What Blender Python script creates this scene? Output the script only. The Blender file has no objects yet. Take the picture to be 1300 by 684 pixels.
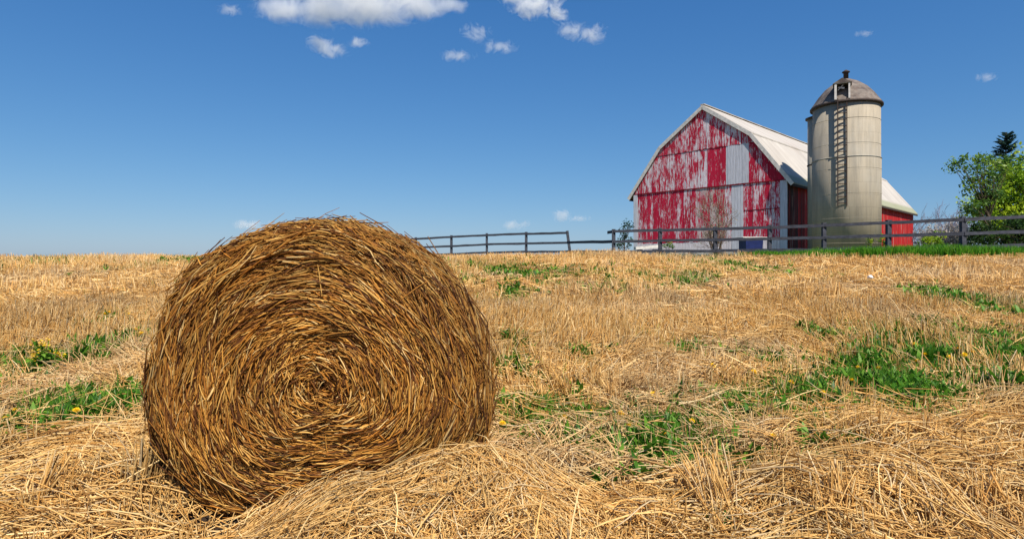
import bpy, bmesh, math, random
import numpy as np
from mathutils import Vector, Matrix, noise as mnoise

R = math.radians
rng = np.random.default_rng(7)
random.seed(7)
scene = bpy.context.scene
COL = scene.collection

# ------------------------------------------------------------------ camera
F = 780.0            # focal length in photograph pixels (1300 wide)
CX, HY = 650.0, 340.0
EYE = 1.35
cam_d = bpy.data.cameras.new('camera')
cam_d.sensor_width = 36.0
cam_d.lens = F / 1300.0 * 36.0
cam_d.shift_y = -2.0 / 1300.0
cam_d.clip_start = 0.05
cam_d.clip_end = 8000.0
cam = bpy.data.objects.new('camera', cam_d)
cam.location = (0, 0, EYE)
cam.rotation_euler = (R(90), 0, 0)
COL.objects.link(cam)
scene.camera = cam

# ------------------------------------------------------------------ sky, sun, exposure
SUN_EL = R(53)
SUN_AZ = Vector((0.40, -0.917, 0)).normalized()
world = bpy.data.worlds.new('World')
scene.world = world
world.use_nodes = True
wn = world.node_tree
wn.nodes.clear()
sky = wn.nodes.new('ShaderNodeTexSky')
sky.sky_type = 'NISHITA'
sky.sun_disc = False
sky.sun_elevation = SUN_EL
sky.sun_rotation = math.atan2(SUN_AZ.x, SUN_AZ.y)
sky.altitude = 300
sky.air_density = 1.0
sky.dust_density = 0.7
sky.ozone_density = 2.2
EXPO = 0.6
sep = wn.nodes.new('ShaderNodeSeparateColor')
cmb = wn.nodes.new('ShaderNodeCombineColor')
wn.links.new(sky.outputs[0], sep.inputs[0])
for ch, (k, e) in enumerate(((0.62, 1.23), (0.67, 0.86), (0.83, 0.60))):   # deeper, polarised blue
    a = wn.nodes.new('ShaderNodeMath'); a.operation = 'MULTIPLY'; a.inputs[1].default_value = 0.11
    b = wn.nodes.new('ShaderNodeMath'); b.operation = 'POWER'; b.inputs[1].default_value = e
    c = wn.nodes.new('ShaderNodeMath'); c.operation = 'MULTIPLY'; c.inputs[1].default_value = k * 10 / 2 ** EXPO
    wn.links.new(sep.outputs[ch], a.inputs[0]); wn.links.new(a.outputs[0], b.inputs[0]); wn.links.new(b.outputs[0], c.inputs[0])
    wn.links.new(c.outputs[0], cmb.inputs[ch])
bg = wn.nodes.new('ShaderNodeBackground')
bg.inputs['Strength'].default_value = 0.10
wo = wn.nodes.new('ShaderNodeOutputWorld')
wn.links.new(cmb.outputs[0], bg.inputs['Color'])
wn.links.new(bg.outputs[0], wo.inputs['Surface'])

sun_d = bpy.data.lights.new('sun', 'SUN')
sun_d.energy = 4.8
sun_d.angle = R(0.6)
sun_d.color = (1.0, 0.93, 0.82)
sun = bpy.data.objects.new('sun', sun_d)
sdir = Vector((SUN_AZ.x * math.cos(SUN_EL), SUN_AZ.y * math.cos(SUN_EL), math.sin(SUN_EL)))
sun.rotation_euler = sdir.to_track_quat('Z', 'Y').to_euler()
sun.location = sdir * 60
COL.objects.link(sun)

scene.view_settings.view_transform = 'Standard'
scene.view_settings.look = 'None'
scene.view_settings.exposure = EXPO
scene.view_settings.gamma = 1.0
scene.view_settings.use_curve_mapping = False
scene.render.engine = 'CYCLES'
scene.cycles.max_bounces = 14
scene.cycles.diffuse_bounces = 3
scene.cycles.glossy_bounces = 2
scene.cycles.transmission_bounces = 3
scene.cycles.volume_bounces = 14
scene.cycles.transparent_max_bounces = 8
scene.cycles.use_denoising = True

# ------------------------------------------------------------------ helpers: noise, ground, pixels
_tab = np.random.default_rng(99).random((8, 256, 256))


def vn(x, y, seed=0):
    """smooth value noise 0..1, vectorised"""
    x = np.asarray(x, float); y = np.asarray(y, float)
    xi = np.floor(x).astype(int); yi = np.floor(y).astype(int)
    fx = x - xi; fy = y - yi
    fx = fx * fx * (3 - 2 * fx); fy = fy * fy * (3 - 2 * fy)
    t = _tab[seed % 8]
    a = t[xi & 255, yi & 255]; b = t[(xi + 1) & 255, yi & 255]
    c = t[xi & 255, (yi + 1) & 255]; d = t[(xi + 1) & 255, (yi + 1) & 255]
    return (a * (1 - fx) + b * fx) * (1 - fy) + (c * (1 - fx) + d * fx) * fy


def ss(a, b, x):
    t = np.clip((x - a) / (b - a), 0, 1)
    return t * t * (3 - 2 * t)


def G(x, y):
    """height of the field"""
    x = np.asarray(x, float); y = np.asarray(y, float)
    lin = 0.1016 * np.maximum(y - 3.8, -3.0)
    lin = np.where(y < 3.8, lin * 0.35, lin)
    pl = 1.725 + 0.008 * np.clip(x, -30, 25) - 0.10 * ss(2, 9, x) * (1 - ss(21.5, 28, y)) + 0.008 * np.clip(y - 22, -30, 38) - 0.02 * np.clip(y - 60, 0, 250) * (y > 60)
    k = 0.10
    g = -k * np.log(np.exp(-lin / k) + np.exp(-pl / k))
    near = 1 - ss(14, 30, y)
    b = (vn(x * 0.55 + 3, y * 0.55, 1) - 0.5) * 0.16 + (vn(x * 1.6, y * 1.6 + 9, 2) - 0.5) * 0.09
    b *= near * 0.9
    b = b + (vn(x * 3.3 + 17, y * 3.3, 5) - 0.5) * 0.10 * (1 - ss(7, 14, y))
    # hollow under the bale's left foot
    b = b - 0.13 * np.exp(-((x + 1.5) / 0.65) ** 2 - ((y - 3.35) / 0.5) ** 2)
    # the raked-up roll of straw that runs to the lower right corner
    dd = (y - (3.55 + 0.30 * (x - 2.2))) / 0.55
    b = b + 0.085 * np.exp(-dd * dd) * ss(0.7, 1.6, x) * (0.7 + 0.6 * vn(x * 2.3, y * 2.3, 3))
    dd2 = (y - (3.0 + 0.2 * (x + 2.6))) / 0.4
    b = b + 0.10 * np.exp(-dd2 * dd2) * ss(-1.6, -2.3, x)
    return g + b


def g1(x, y):
    return float(G(np.array([x]), np.array([y]))[0])


def at(px, py):
    """field point seen at a photograph pixel"""
    d = np.linspace(2.2, 40, 4000)
    X = (px - CX) / F * d
    Z = EYE - (py - HY) / F * d
    hit = np.where(Z <= G(X, d))[0]
    i = hit[0] if len(hit) else int(np.argmin(Z - G(X, d)))
    return float(X[i]), float(d[i])


def pz(px, py, Y):
    """point at depth Y behind a photograph pixel"""
    return Vector(((px - CX) / F * Y, Y, EYE - (py - HY) / F * Y))


# ------------------------------------------------------------------ helpers: objects
def link(o, parent=None):
    COL.objects.link(o)
    if parent is not None:
        o.parent = parent
    return o


def tag(o, label=None, cat=None, group=None, kind=None):
    if label: o['label'] = label
    if cat: o['category'] = cat
    if group: o['group'] = group
    if kind: o['kind'] = kind
    return o


def empty(name, loc=(0, 0, 0), rz=0.0):
    o = bpy.data.objects.new(name, None)
    o.empty_display_size = 0.3
    o.location = loc
    o.rotation_euler = (0, 0, rz)
    return link(o)


def np_mesh(name, V, faces, mat, parent=None, col=None, loc=None):
    """faces: (M,k) int array; col: (nverts,3) colours"""
    V = np.asarray(V, float)
    if loc is not None:
        V = V - np.asarray(loc, float)
    me = bpy.data.meshes.new(name)
    n = len(V)
    me.vertices.add(n)
    me.vertices.foreach_set('co', V.astype(np.float32).ravel())
    m, k = faces.shape
    me.loops.add(m * k)
    me.loops.foreach_set('vertex_index', faces.astype(np.int32).ravel())
    me.polygons.add(m)
    me.polygons.foreach_set('loop_start', np.arange(0, m * k, k, dtype=np.int32))
    me.update(calc_edges=True)
    if col is not None:
        a = me.color_attributes.new('col', 'FLOAT_COLOR', 'POINT')
        c = np.ones((n, 4), np.float32); c[:, :3] = col
        a.data.foreach_set('color', c.ravel())
    me.materials.append(mat)
    o = bpy.data.objects.new(name, me)
    if loc is not None:
        o.location = loc
    return link(o, parent)


def tubes_geo(P, rad, col, sides=3):
    """P (N,K,3), rad (N,K) -> verts, quads, colours (open tubes)"""
    N, K, _ = P.shape
    T = np.gradient(P, axis=1)
    T /= np.linalg.norm(T, axis=2, keepdims=True) + 1e-9
    up = np.where(np.abs(T[..., 2:3]) > 0.9, np.array([1., 0, 0]), np.array([0, 0, 1.]))
    A = np.cross(T, up); A /= np.linalg.norm(A, axis=2, keepdims=True) + 1e-9
    B = np.cross(T, A)
    ph = rng.random((N, 1)) * 6.28
    V = np.empty((N, K, sides, 3))
    for s in range(sides):
        a = ph + s * 2 * math.pi / sides
        V[:, :, s] = P + rad[..., None] * (np.cos(a)[..., None] * A + np.sin(a)[..., None] * B)
    idx = np.arange(N * K * sides).reshape(N, K, sides)
    q = []
    for s in range(sides):
        s2 = (s + 1) % sides
        q.append(np.stack([idx[:, :-1, s], idx[:, :-1, s2], idx[:, 1:, s2], idx[:, 1:, s]], -1).reshape(-1, 4))
    c = np.repeat(col, K * sides, axis=0)
    return V.reshape(-1, 3), np.concatenate(q), c


def ribbons_geo(P, S, col):
    """P (N,K,3) centre line, S (N,K,3) half width vectors"""
    N, K, _ = P.shape
    V = np.stack([P - S, P + S], axis=2)
    idx = np.arange(N * K * 2).reshape(N, K, 2)
    q = np.stack([idx[:, :-1, 0], idx[:, :-1, 1], idx[:, 1:, 1], idx[:, 1:, 0]], -1).reshape(-1, 4)
    return V.reshape(-1, 3), q, np.repeat(col, K * 2, axis=0)


def join_geo(parts):
    Vs, Fs, Cs, o = [], [], [], 0
    for V, Fq, C in parts:
        Vs.append(V); Fs.append(Fq + o); Cs.append(C); o += len(V)
    return np.concatenate(Vs), np.concatenate(Fs), np.concatenate(Cs)


class MB:
    """collects simple shapes in one bmesh"""
    def __init__(self):
        self.bm = bmesh.new()

    def poly(self, pts):
        return self.bm.faces.new([self.bm.verts.new(p) for p in pts])

    def box(self, c, s, M=None, bevel=0.0):
        r = bmesh.ops.create_cube(self.bm, size=1.0)
        vs = r['verts']
        for v in vs:
            v.co = Vector((v.co.x * s[0], v.co.y * s[1], v.co.z * s[2]))
            if M is not None: v.co = M @ v.co
            v.co += Vector(c)
        if bevel:
            es = list({e for v in vs for e in v.link_edges})
            bmesh.ops.bevel(self.bm, geom=es, offset=bevel, segments=1, affect='EDGES')
        return self

    def beam(self, a, b, w, h, up=Vector((0, 0, 1)), n=1, wob=0.0):
        """board from a to b, h tall, w thick, with n segments that may wander"""
        a = Vector(a); b = Vector(b)
        t = (b - a).normalized()
        side = t.cross(up).normalized()
        u = side.cross(t).normalized()
        rings = []
        for i in range(n + 1):
            p = a.lerp(b, i / n)
            if wob and 0 < i < n:
                p = p + u * random.uniform(-wob, wob) + side * random.uniform(-wob, wob)
            hh = h * (1 + (random.uniform(-.08, .08) if wob else 0))
            rings.append([self.bm.verts.new(p + side * sx * w / 2 + u * sz * hh / 2)
                          for sx, sz in ((-1, -1), (1, -1), (1, 1), (-1, 1))])
        for r0, r1 in zip(rings, rings[1:]):
            for k in range(4):
                self.bm.faces.new([r0[k], r0[(k + 1) % 4], r1[(k + 1) % 4], r1[k]])
        self.bm.faces.new(rings[0][::-1]); self.bm.faces.new(rings[-1])
        return self

    def lathe(self, prof, n=48, c=(0, 0, 0), cap=True, smooth=True, a0=0.0):
        rings = []
        for r, z in prof:
            rings.append([self.bm.verts.new((c[0] + r * math.cos(a0 + 2 * math.pi * k / n), c[1] + r * math.sin(a0 + 2 * math.pi * k / n), c[2] + z)) for k in range(n)])
        for r0, r1 in zip(rings, rings[1:]):
            for k in range(n):
                f = self.bm.faces.new([r0[k], r0[(k + 1) % n], r1[(k + 1) % n], r1[k]])
                f.smooth = smooth
        if cap:
            self.bm.faces.new(rings[0][::-1]); self.bm.faces.new(rings[-1])
        return self

    def prism(self, outline, depth_vec):
        """closed outline (list of 3D points) extruded along depth_vec"""
        d = Vector(depth_vec)
        a = [self.bm.verts.new(p) for p in outline]
        b = [self.bm.verts.new(Vector(p) + d) for p in outline]
        self.bm.faces.new(a); self.bm.faces.new(b[::-1])
        n = len(a)
        for k in range(n):
            self.bm.faces.new([a[k], b[k], b[(k + 1) % n], a[(k + 1) % n]])
        return self

    def build(self, name, mat, parent=None):
        bmesh.ops.recalc_face_normals(self.bm, faces=self.bm.faces)
        me = bpy.data.meshes.new(name)
        self.bm.to_mesh(me); self.bm.free()
        me.materials.append(mat)
        return link(bpy.data.objects.new(name, me), parent)


# ------------------------------------------------------------------ helpers: materials
class NT:
    def __init__(self, name):
        self.m = bpy.data.materials.new(name)
        self.m.use_nodes = True
        self.t = self.m.node_tree
        self.b = self.t.nodes['Principled BSDF']
        self.b.inputs['Roughness'].default_value = 0.8
        if 'Specular IOR Level' in self.b.inputs:
            self.b.inputs['Specular IOR Level'].default_value = 0.25

    def n(self, ty, **kw):
        x = self.t.nodes.new(ty)
        for k, v in kw.items():
            if k.startswith('i_'):
                x.inputs[k[2:].replace('_', ' ')].default_value = v
            else:
                setattr(x, k, v)
        return x

    def l(self, a, b):
        self.t.links.new(a, b)

    def math(self, op, a, b=None, c=None, clamp=False):
        x = self.n('ShaderNodeMath', operation=op, use_clamp=clamp)
        for i, v in enumerate((a, b, c)):
            if v is None: continue
            if isinstance(v, (int, float)): x.inputs[i].default_value = v
            else: self.l(v, x.inputs[i])
        return x.outputs[0]

    def mix(self, f, a, b, mode='MIX'):
        x = self.n('ShaderNodeMix', data_type='RGBA', blend_type=mode)
        for i, v in ((0, f), (6, a), (7, b)):
            if isinstance(v, (int, float)): x.inputs[i].default_value = v
            elif isinstance(v, tuple): x.inputs[i].default_value = (*v, 1)
            else: self.l(v, x.inputs[i])
        return x.outputs[2]

    def obj(self, scale=(1, 1, 1), loc=(0, 0, 0)):
        tc = self.n('ShaderNodeTexCoord')
        mp = self.n('ShaderNodeMapping')
        mp.inputs['Scale'].default_value = scale
        mp.inputs['Location'].default_value = loc
        self.l(tc.outputs['Object'], mp.inputs[0])
        return mp.outputs[0]

    def noise(self, vec, scale, detail=4, rough=0.55, dist=0.0):
        x = self.n('ShaderNodeTexNoise')
        x.inputs['Scale'].default_value = scale
        x.inputs['Detail'].default_value = detail
        x.inputs['Roughness'].default_value = rough
        x.inputs['Distortion'].default_value = dist
        self.l(vec, x.inputs['Vector'])
        return x.outputs['Fac']

    def ramp(self, f, stops):
        x = self.n('ShaderNodeValToRGB')
        e = x.color_ramp.elements
        while len(e) < len(stops): e.new(0.5)
        for k, (p, c) in enumerate(stops):
            e[k].position = p
            e[k].color = (*c, 1) if isinstance(c, tuple) else (c, c, c, 1)
        self.l(f, x.inputs[0])
        return x.outputs[0]

    def attr(self, name='col'):
        return self.n('ShaderNodeAttribute', attribute_name=name)

    def bump(self, h, dist=0.02, strength=0.6):
        x = self.n('ShaderNodeBump')
        x.inputs['Strength'].default_value = strength
        x.inputs['Distance'].default_value = dist
        self.l(h, x.inputs['Height'])
        self.l(x.outputs[0], self.b.inputs['Normal'])

    def color(self, c):
        if isinstance(c, tuple): self.b.inputs['Base Color'].default_value = (*c, 1)
        else: self.l(c, self.b.inputs['Base Color'])
        return self


def mat_attr(name, rough=0.6, transl=0.0, jitter=0.25, scale=30):
    """material whose colour is the mesh's own per-piece colour, broken up a little"""
    k = NT(name)
    a = k.attr().outputs['Color']
    nz = k.noise(k.obj(), scale, 3)
    v = k.ramp(nz, [(0.25, 1 - jitter), (0.75, 1 + jitter * 0.4)])
    c = k.mix(1.0, a, v, 'MULTIPLY')
    k.color(c)
    k.b.inputs['Roughness'].default_value = rough
    if transl:
        tr = k.n('ShaderNodeBsdfTranslucent')
        k.l(c, tr.inputs['Color'])
        ms = k.n('ShaderNodeMixShader')
        ms.inputs[0].default_value = transl
        out = k.t.nodes['Material Output']
        k.l(k.b.outputs[0], ms.inputs[1]); k.l(tr.outputs[0], ms.inputs[2])
        k.l(ms.outputs[0], out.inputs['Surface'])
    return k.m


def mat_flat(name, c, rough=0.8, var=0.25, scale=6, bump=0.0, metal=0.0, stretch=(1, 1, 1)):
    k = NT(name)
    nz = k.noise(k.obj(stretch), scale, 5, 0.65)
    d = tuple(x * (1 - var) for x in c); l = tuple(min(1, x * (1 + var * 0.6)) for x in c)
    k.color(k.ramp(nz, [(0.3, d), (0.7, l)]))
    k.b.inputs['Roughness'].default_value = rough
    k.b.inputs['Metallic'].default_value = metal
    if bump: k.bump(nz, bump)
    return k.m


M = {}
M['straw'] = mat_attr('field_straw', 0.55, 0.12)
M['bale'] = mat_attr('bale_straw', 0.75, 0.0, 0.3, 40)
M['leaf'] = mat_attr('green_leaf', 0.45, 0.45, 0.3, 14)
M['bark'] = mat_attr('bark', 0.9, 0.0, 0.4, 12)
M['fence'] = mat_flat('weathered_fence_wood', (0.055, 0.058, 0.075), 0.85, 0.55, 5, 0.01, stretch=(1, 1, 3))
M['rust'] = mat_flat('rusty_iron', (0.05, 0.035, 0.03), 0.8, 0.4, 10)
M['dark'] = mat_flat('dark_interior', (0.012, 0.011, 0.012), 0.95, 0.3, 4)
M['trim'] = mat_flat('peeling_white_trim', (0.56, 0.53, 0.50), 0.75, 0.3, 5, 0.005, stretch=(1, 1, 1))
M['greyboard'] = mat_flat('bare_grey_boards', (0.50, 0.50, 0.56), 0.85, 0.28, 3.0, 0.01, stretch=(1, 6, 0.5))
M['yellow'] = mat_flat('dandelion_yellow', (0.80, 0.50, 0.01), 0.6, 0.15, 60)
M['blue'] = mat_flat('blue_plastic', (0.012, 0.02, 0.09), 0.5, 0.3, 3)
M['paper'] = mat_flat('white_paper', (0.8, 0.8, 0.78), 0.7, 0.08, 20)


def ground_material():
    k = NT('field_soil')
    v = k.obj()
    a = k.noise(v, 0.9, 6, 0.6)
    b = k.noise(v, 14, 8, 0.7, 0.6)
    c = k.noise(v, 70, 4, 0.7)
    straw = k.ramp(b, [(0.25, (0.10, 0.058, 0.028)), (0.5, (0.30, 0.19, 0.085)), (0.75, (0.52, 0.36, 0.17))])
    soil = k.ramp(c, [(0.3, (0.05, 0.032, 0.022)), (0.7, (0.19, 0.12, 0.075))])
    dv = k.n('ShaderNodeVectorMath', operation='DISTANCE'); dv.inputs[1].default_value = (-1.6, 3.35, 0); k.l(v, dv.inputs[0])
    soil_shade = k.ramp(k.math('ADD', dv.outputs['Value'], k.math('MULTIPLY', c, .3)), [(.55, 1.0), (.8, 0.0)])   # bare soil at the bale's left foot, darkened with its painted contact shadow
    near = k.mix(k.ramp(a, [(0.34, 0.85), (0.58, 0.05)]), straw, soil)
    near = k.mix(soil_shade, near, (0.035, 0.022, 0.015))
    green = k.ramp(b, [(0.3, (0.06, 0.085, 0.025)), (0.7, (0.16, 0.17, 0.06))])
    sep = k.n('ShaderNodeSeparateXYZ'); k.l(v, sep.inputs[0])
    f = k.math('ADD', sep.outputs['Y'], k.math('MULTIPLY', a, 5.0))
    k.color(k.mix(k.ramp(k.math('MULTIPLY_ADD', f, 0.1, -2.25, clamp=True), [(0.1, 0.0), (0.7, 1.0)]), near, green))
    k.b.inputs['Roughness'].default_value = 0.95
    k.bump(k.math('ADD', b, k.math('MULTIPLY', c, 0.4)), 0.04, 0.8)
    return k.m


# ------------------------------------------------------------------ THE GROUND
def build_ground():
    def axis(*segs):
        return np.unique(np.concatenate([np.arange(a, b, s) for a, b, s in segs] + [np.array([segs[-1][1]])]))
    xs = axis((-900, -120, 60), (-120, -40, 8), (-40, -10, 1.0), (-10, 10, 0.11), (10, 40, 1.0), (40, 120, 8), (120, 900, 60))
    ys = axis((-60, 0, 6), (0, 2, 0.5), (2, 12, 0.11), (12, 30, 0.4), (30, 70, 2), (70, 300, 15), (300, 1500, 100))
    X, Y = np.meshgrid(xs, ys)
    Z = G(X, Y)
    V = np.stack([X, Y, Z], -1).reshape(-1, 3)
    nx, ny = len(xs), len(ys)
    i = np.arange(nx * ny).reshape(ny, nx)
    q = np.stack([i[:-1, :-1], i[:-1, 1:], i[1:, 1:], i[1:, :-1]], -1).reshape(-1, 4)
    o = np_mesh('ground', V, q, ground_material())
    tag(o, 'harvested field of brown soil and chaff rising to a low crest', None, None, 'structure')


build_ground()

# ------------------------------------------------------------------ masks on the field
WEEDS = [(690, 548, 40, 12, .8), (735, 560, 30, 10, .6), (850, 550, 40, 12, 1.2), (980, 520, 40, 12, 1.4), (1010, 540, 30, 8, 1.0), (870, 590, 30, 10, 1.0), (1100, 470, 40, 10, 1.0), (1270, 430, 30, 9, .8),
    # px, py, half width, half height, strength
    (1295, 456, 30, 12, 1.4), (1245, 457, 40, 13, 1.4), (1190, 472, 45, 16, 1.5), (1135, 492, 48, 18, 1.7), (1075, 510, 42, 13, 1.5),
    (1020, 505, 40, 13, 1), (1165, 445, 35, 8, 0.8), (945, 522, 36, 13, 1.3), (895, 545, 38, 12, 1.2), (815, 572, 42, 15, 1.4),
    (760, 528, 48, 14, 1.3), (700, 535, 36, 14, .8), (645, 552, 26, 18, 0.8), (930, 598, 22, 12, 1.0), (985, 560, 35, 10, 0.8),
    (1235, 384, 24, 8, 1.0), (1262, 400, 30, 8, .6), (1195, 425, 24, 8, 0.7), (1050, 438, 26, 8, 0.8), (1120, 425, 30, 7, .5),
    (985, 470, 16, 6, 0.6), (940, 455, 16, 5, 0.5), (870, 446, 12, 4, 1.0), (825, 433, 14, 4, .6), (650, 466, 18, 8, 0.9),
    (660, 438, 16, 5, 0.7), (742, 454, 16, 5, 0.7), (720, 350, 80, 8, 0.09), (640, 345, 60, 8, 0.10), (855, 355, 26, 4, 0.5),
    (655, 388, 12, 6, 0.8), (600, 345, 30, 6, .1), (1010, 560, 20, 8, .6), (930, 340, 40, 4, .15),
    (112, 524, 60, 15, 2.3), (25, 533, 36, 11, 2.0), (165, 438, 28, 10, 1.0), (62, 470, 30, 13, 1.0), (135, 408, 14, 4, 0.9),
    (175, 508, 14, 10, 0.6), (240, 333, 16, 4, 0.35), (85, 333, 40, 4, 0.2), (5, 465, 18, 9, 0.8), (120, 445, 22, 8, .6), (205, 420, 20, 8, .4),
]


def _blob(px, py, rx, ry):
    x, y = at(px, py)
    ya = at(px, py + ry)[1]; yb = at(px, max(py - ry, 326))[1]
    return x, y, max(rx / F * y, 0.05), max((yb - ya) / 2, 0.08)


WB = [(*_blob(a, b, c * 1.25, d * 1.35), e) for a, b, c, d, e in WEEDS]


def weed_mask(x, y):
    m = np.zeros_like(x)
    for cx, cy, rx, ry, s in WB:
        m = np.maximum(m, s * np.exp(-(((x - cx) / rx) ** 2 + ((y - cy) / ry) ** 2)))
    return m * (0.35 + 1.0 * vn(x * 3.1, y * 3.1, 4))


FLATS = [(760, 470, 150, 22), (100, 495, 130, 14), (560, 650, 200, 40), (1150, 620, 220, 70), (60, 600, 120, 45), (1250, 520, 90, 25), (950, 430, 80, 10), (870, 640, 160, 40), (1190, 560, 120, 22)]
FB = [_blob(*f) for f in FLATS]


def flat_mask(x, y):
    m = np.zeros_like(x)
    for cx, cy, rx, ry in FB:
        m = np.maximum(m, np.exp(-(((x - cx) / rx) ** 2 + ((y - cy) / ry) ** 2)))
    return np.clip(m * 0.9 + (vn(x * 0.5, y * 0.5 + 30, 5) - 0.45) * 0.9, 0, 1)


STRAWC = np.array([(0.62, 0.38, 0.150), (0.72, 0.47, 0.21), (0.80, 0.59, 0.33), (0.54, 0.29, 0.09), (0.66, 0.50, 0.33), (0.34, 0.175, 0.06), (0.68, 0.38, 0.13)])
STRAWC = STRAWC * np.array([1.10, 1.06, 0.88])
STRAWP = np.array([.26, .24, .15, .13, .08, .06, .08])


def patchy(c, x, y):
    """bleached, greyed and browner areas of straw"""
    a = vn(x * .7 + 31, y * .7, 2); b = vn(x * 2.1 + 13, y * 2.1 + 5, 7)
    g = c.mean(1, keepdims=True) * np.array([1.12, 1.0, .80])
    k = ss(.5, .85, a)[:, None] * .22
    c = c * (1 - k) + g * k
    return c * (0.86 + .26 * b)[:, None]


def straw_cols(n, pal=STRAWC, p=STRAWP):
    c = pal[rng.choice(len(pal), n, p=p / p.sum())]
    return c * rng.uniform(0.8, 1.12, (n, 1)) * np.array([1, 1, 1])


def scatter(n, y0, y1, pad=0.8, power=1.0):
    """points over the visible wedge of the field"""
    u = rng.random(n)
    y = np.sqrt(y0 ** 2 + u * (y1 ** 2 - y0 ** 2)) if power == 1.0 else y0 + (y1 - y0) * u ** power
    x = (rng.random(n) * 2 - 1) * (y * 0.86 + pad)
    return x, y


# the bale's footprint keeps straw out of its body
def in_bale(x, y):
    return (np.abs(x + 1.08) < 0.80) & (y > 3.62) & (y < 4.75)


def lying(n, y0, y1, L, w, surf=G, xy=None, lift=0.03, K=4, ribbon=False):
    x, y = scatter(int(n), y0, y1) if xy is None else xy
    keep = ~in_bale(x, y) & ~((x > 5) & (y > 20.4))
    keep &= rng.random(len(x)) > np.clip(weed_mask(x, y) * 1.15, 0, 0.92)
    if surf is G: keep &= rng.random(len(x)) > 0.88 * np.exp(-((x + 1.62) / 0.42) ** 2 - ((y - 3.3) / 0.42) ** 2)
    fm = flat_mask(x, y)
    keep &= rng.random(len(x)) < 0.55 + 0.45 * fm
    x, y, fm = x[keep], y[keep], fm[keep]
    n = len(x)
    ang = vn(x * 0.95 + 50, y * 0.95, 6) * 8.0 + rng.normal(0, 0.85, n)
    ln = L * np.clip(rng.lognormal(0, 0.42, n), .3, 1.75)
    t = np.linspace(-0.5, 0.5, K)
    bend = rng.normal(0, 0.65, n)
    a = ang[:, None] + bend[:, None] * t[None]
    px = x[:, None] + np.cos(a) * t * ln[:, None]
    py = y[:, None] + np.sin(a) * t * ln[:, None]
    tilt = rng.normal(0, 0.10, n) + 0.05
    base = np.abs(rng.normal(0, lift, n)) + 0.004
    arch = np.abs(rng.normal(0, 0.06, n))
    pzz = surf(px, py) + base[:, None] + np.abs(tilt[:, None] * (t[None] + 0.5) * ln[:, None]) + (arch * ln)[:, None] * (0.25 - t[None] ** 2) * 2
    P = np.stack([px, py, pzz], -1)
    c = patchy(straw_cols(n), x, y)
    ww = w * np.clip(rng.lognormal(0, 0.3, n), .5, 1.45)
    if ribbon:
        side = np.stack([-np.sin(a), np.cos(a), rng.normal(0, .5, n)[:, None] + 0 * a], -1) * (ww / 2)[:, None, None]
        return ribbons_geo(P, side, c)
    rad = np.repeat((ww / 2)[:, None], K, 1)
    rad[:, -1] *= 0.55
    return tubes_geo(P, rad, c)


def standing(n_tuft, y0, y1, h, w, per=9, ribbon=False):
    x, y = scatter(int(n_tuft), y0, y1)
    # drill rows, running away from the camera a little to the right
    ca, sa = math.cos(0.35), math.sin(0.35)
    u = x * ca + y * -sa * 0 + y * 0.25
    row = np.round(u / 0.19) * 0.19
    x = x + (row - u) * 0.8
    fm = flat_mask(x, y)
    keep = ~in_bale(x, y) & ~((x > 5) & (y > 20.4)) & (rng.random(len(x)) > 0.88 * fm) & (rng.random(len(x)) > np.clip(weed_mask(x, y) * 0.8, 0, .85))
    hv = (0.45 + 1.0 * vn(x * 0.8 + 11, y * 0.8, 7))[keep]
    x, y = x[keep], y[keep]
    n = len(x)
    k = per
    lean_a = np.repeat(vn(x * .4, y * .4 + 70, 3) * 9, k) + rng.normal(0, 1.1, n * k)
    X = np.repeat(x, k) + rng.normal(0, 0.028, n * k)
    Y = np.repeat(y, k) + rng.normal(0, 0.028, n * k)
    H = np.repeat(hv, k) * h * rng.uniform(0.45, 1.25, n * k)
    lean = np.abs(rng.normal(0.18, 0.30, n * k))
    K = 3
    t = np.linspace(0, 1, K)
    kink = rng.normal(0, .12, n * k)
    hx = (t[None] * lean[:, None] + (t[None] ** 2) * kink[:, None]) * H[:, None]
    P = np.stack([X[:, None] + np.cos(lean_a)[:, None] * hx, Y[:, None] + np.sin(lean_a)[:, None] * hx,
                  G(X, Y)[:, None] - 0.01 + t[None] * (H * np.clip(1 - 0.35 * lean ** 2, .3, 1))[:, None]], -1)
    c = patchy(straw_cols(n * k), X, Y)
    ww = w * rng.lognormal(0, 0.3, n * k)
    if ribbon:
        ya = rng.random(n * k) * 3.14
        S = np.stack([np.cos(ya), np.sin(ya), 0 * ya], -1)[:, None, :] * (ww / 2)[:, None, None] * np.linspace(1, .6, K)[None, :, None]
        return ribbons_geo(P, S, c)
    rad = (ww / 2)[:, None] * np.linspace(1, 0.75, K)[None]
    return tubes_geo(P, rad, c)


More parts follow.
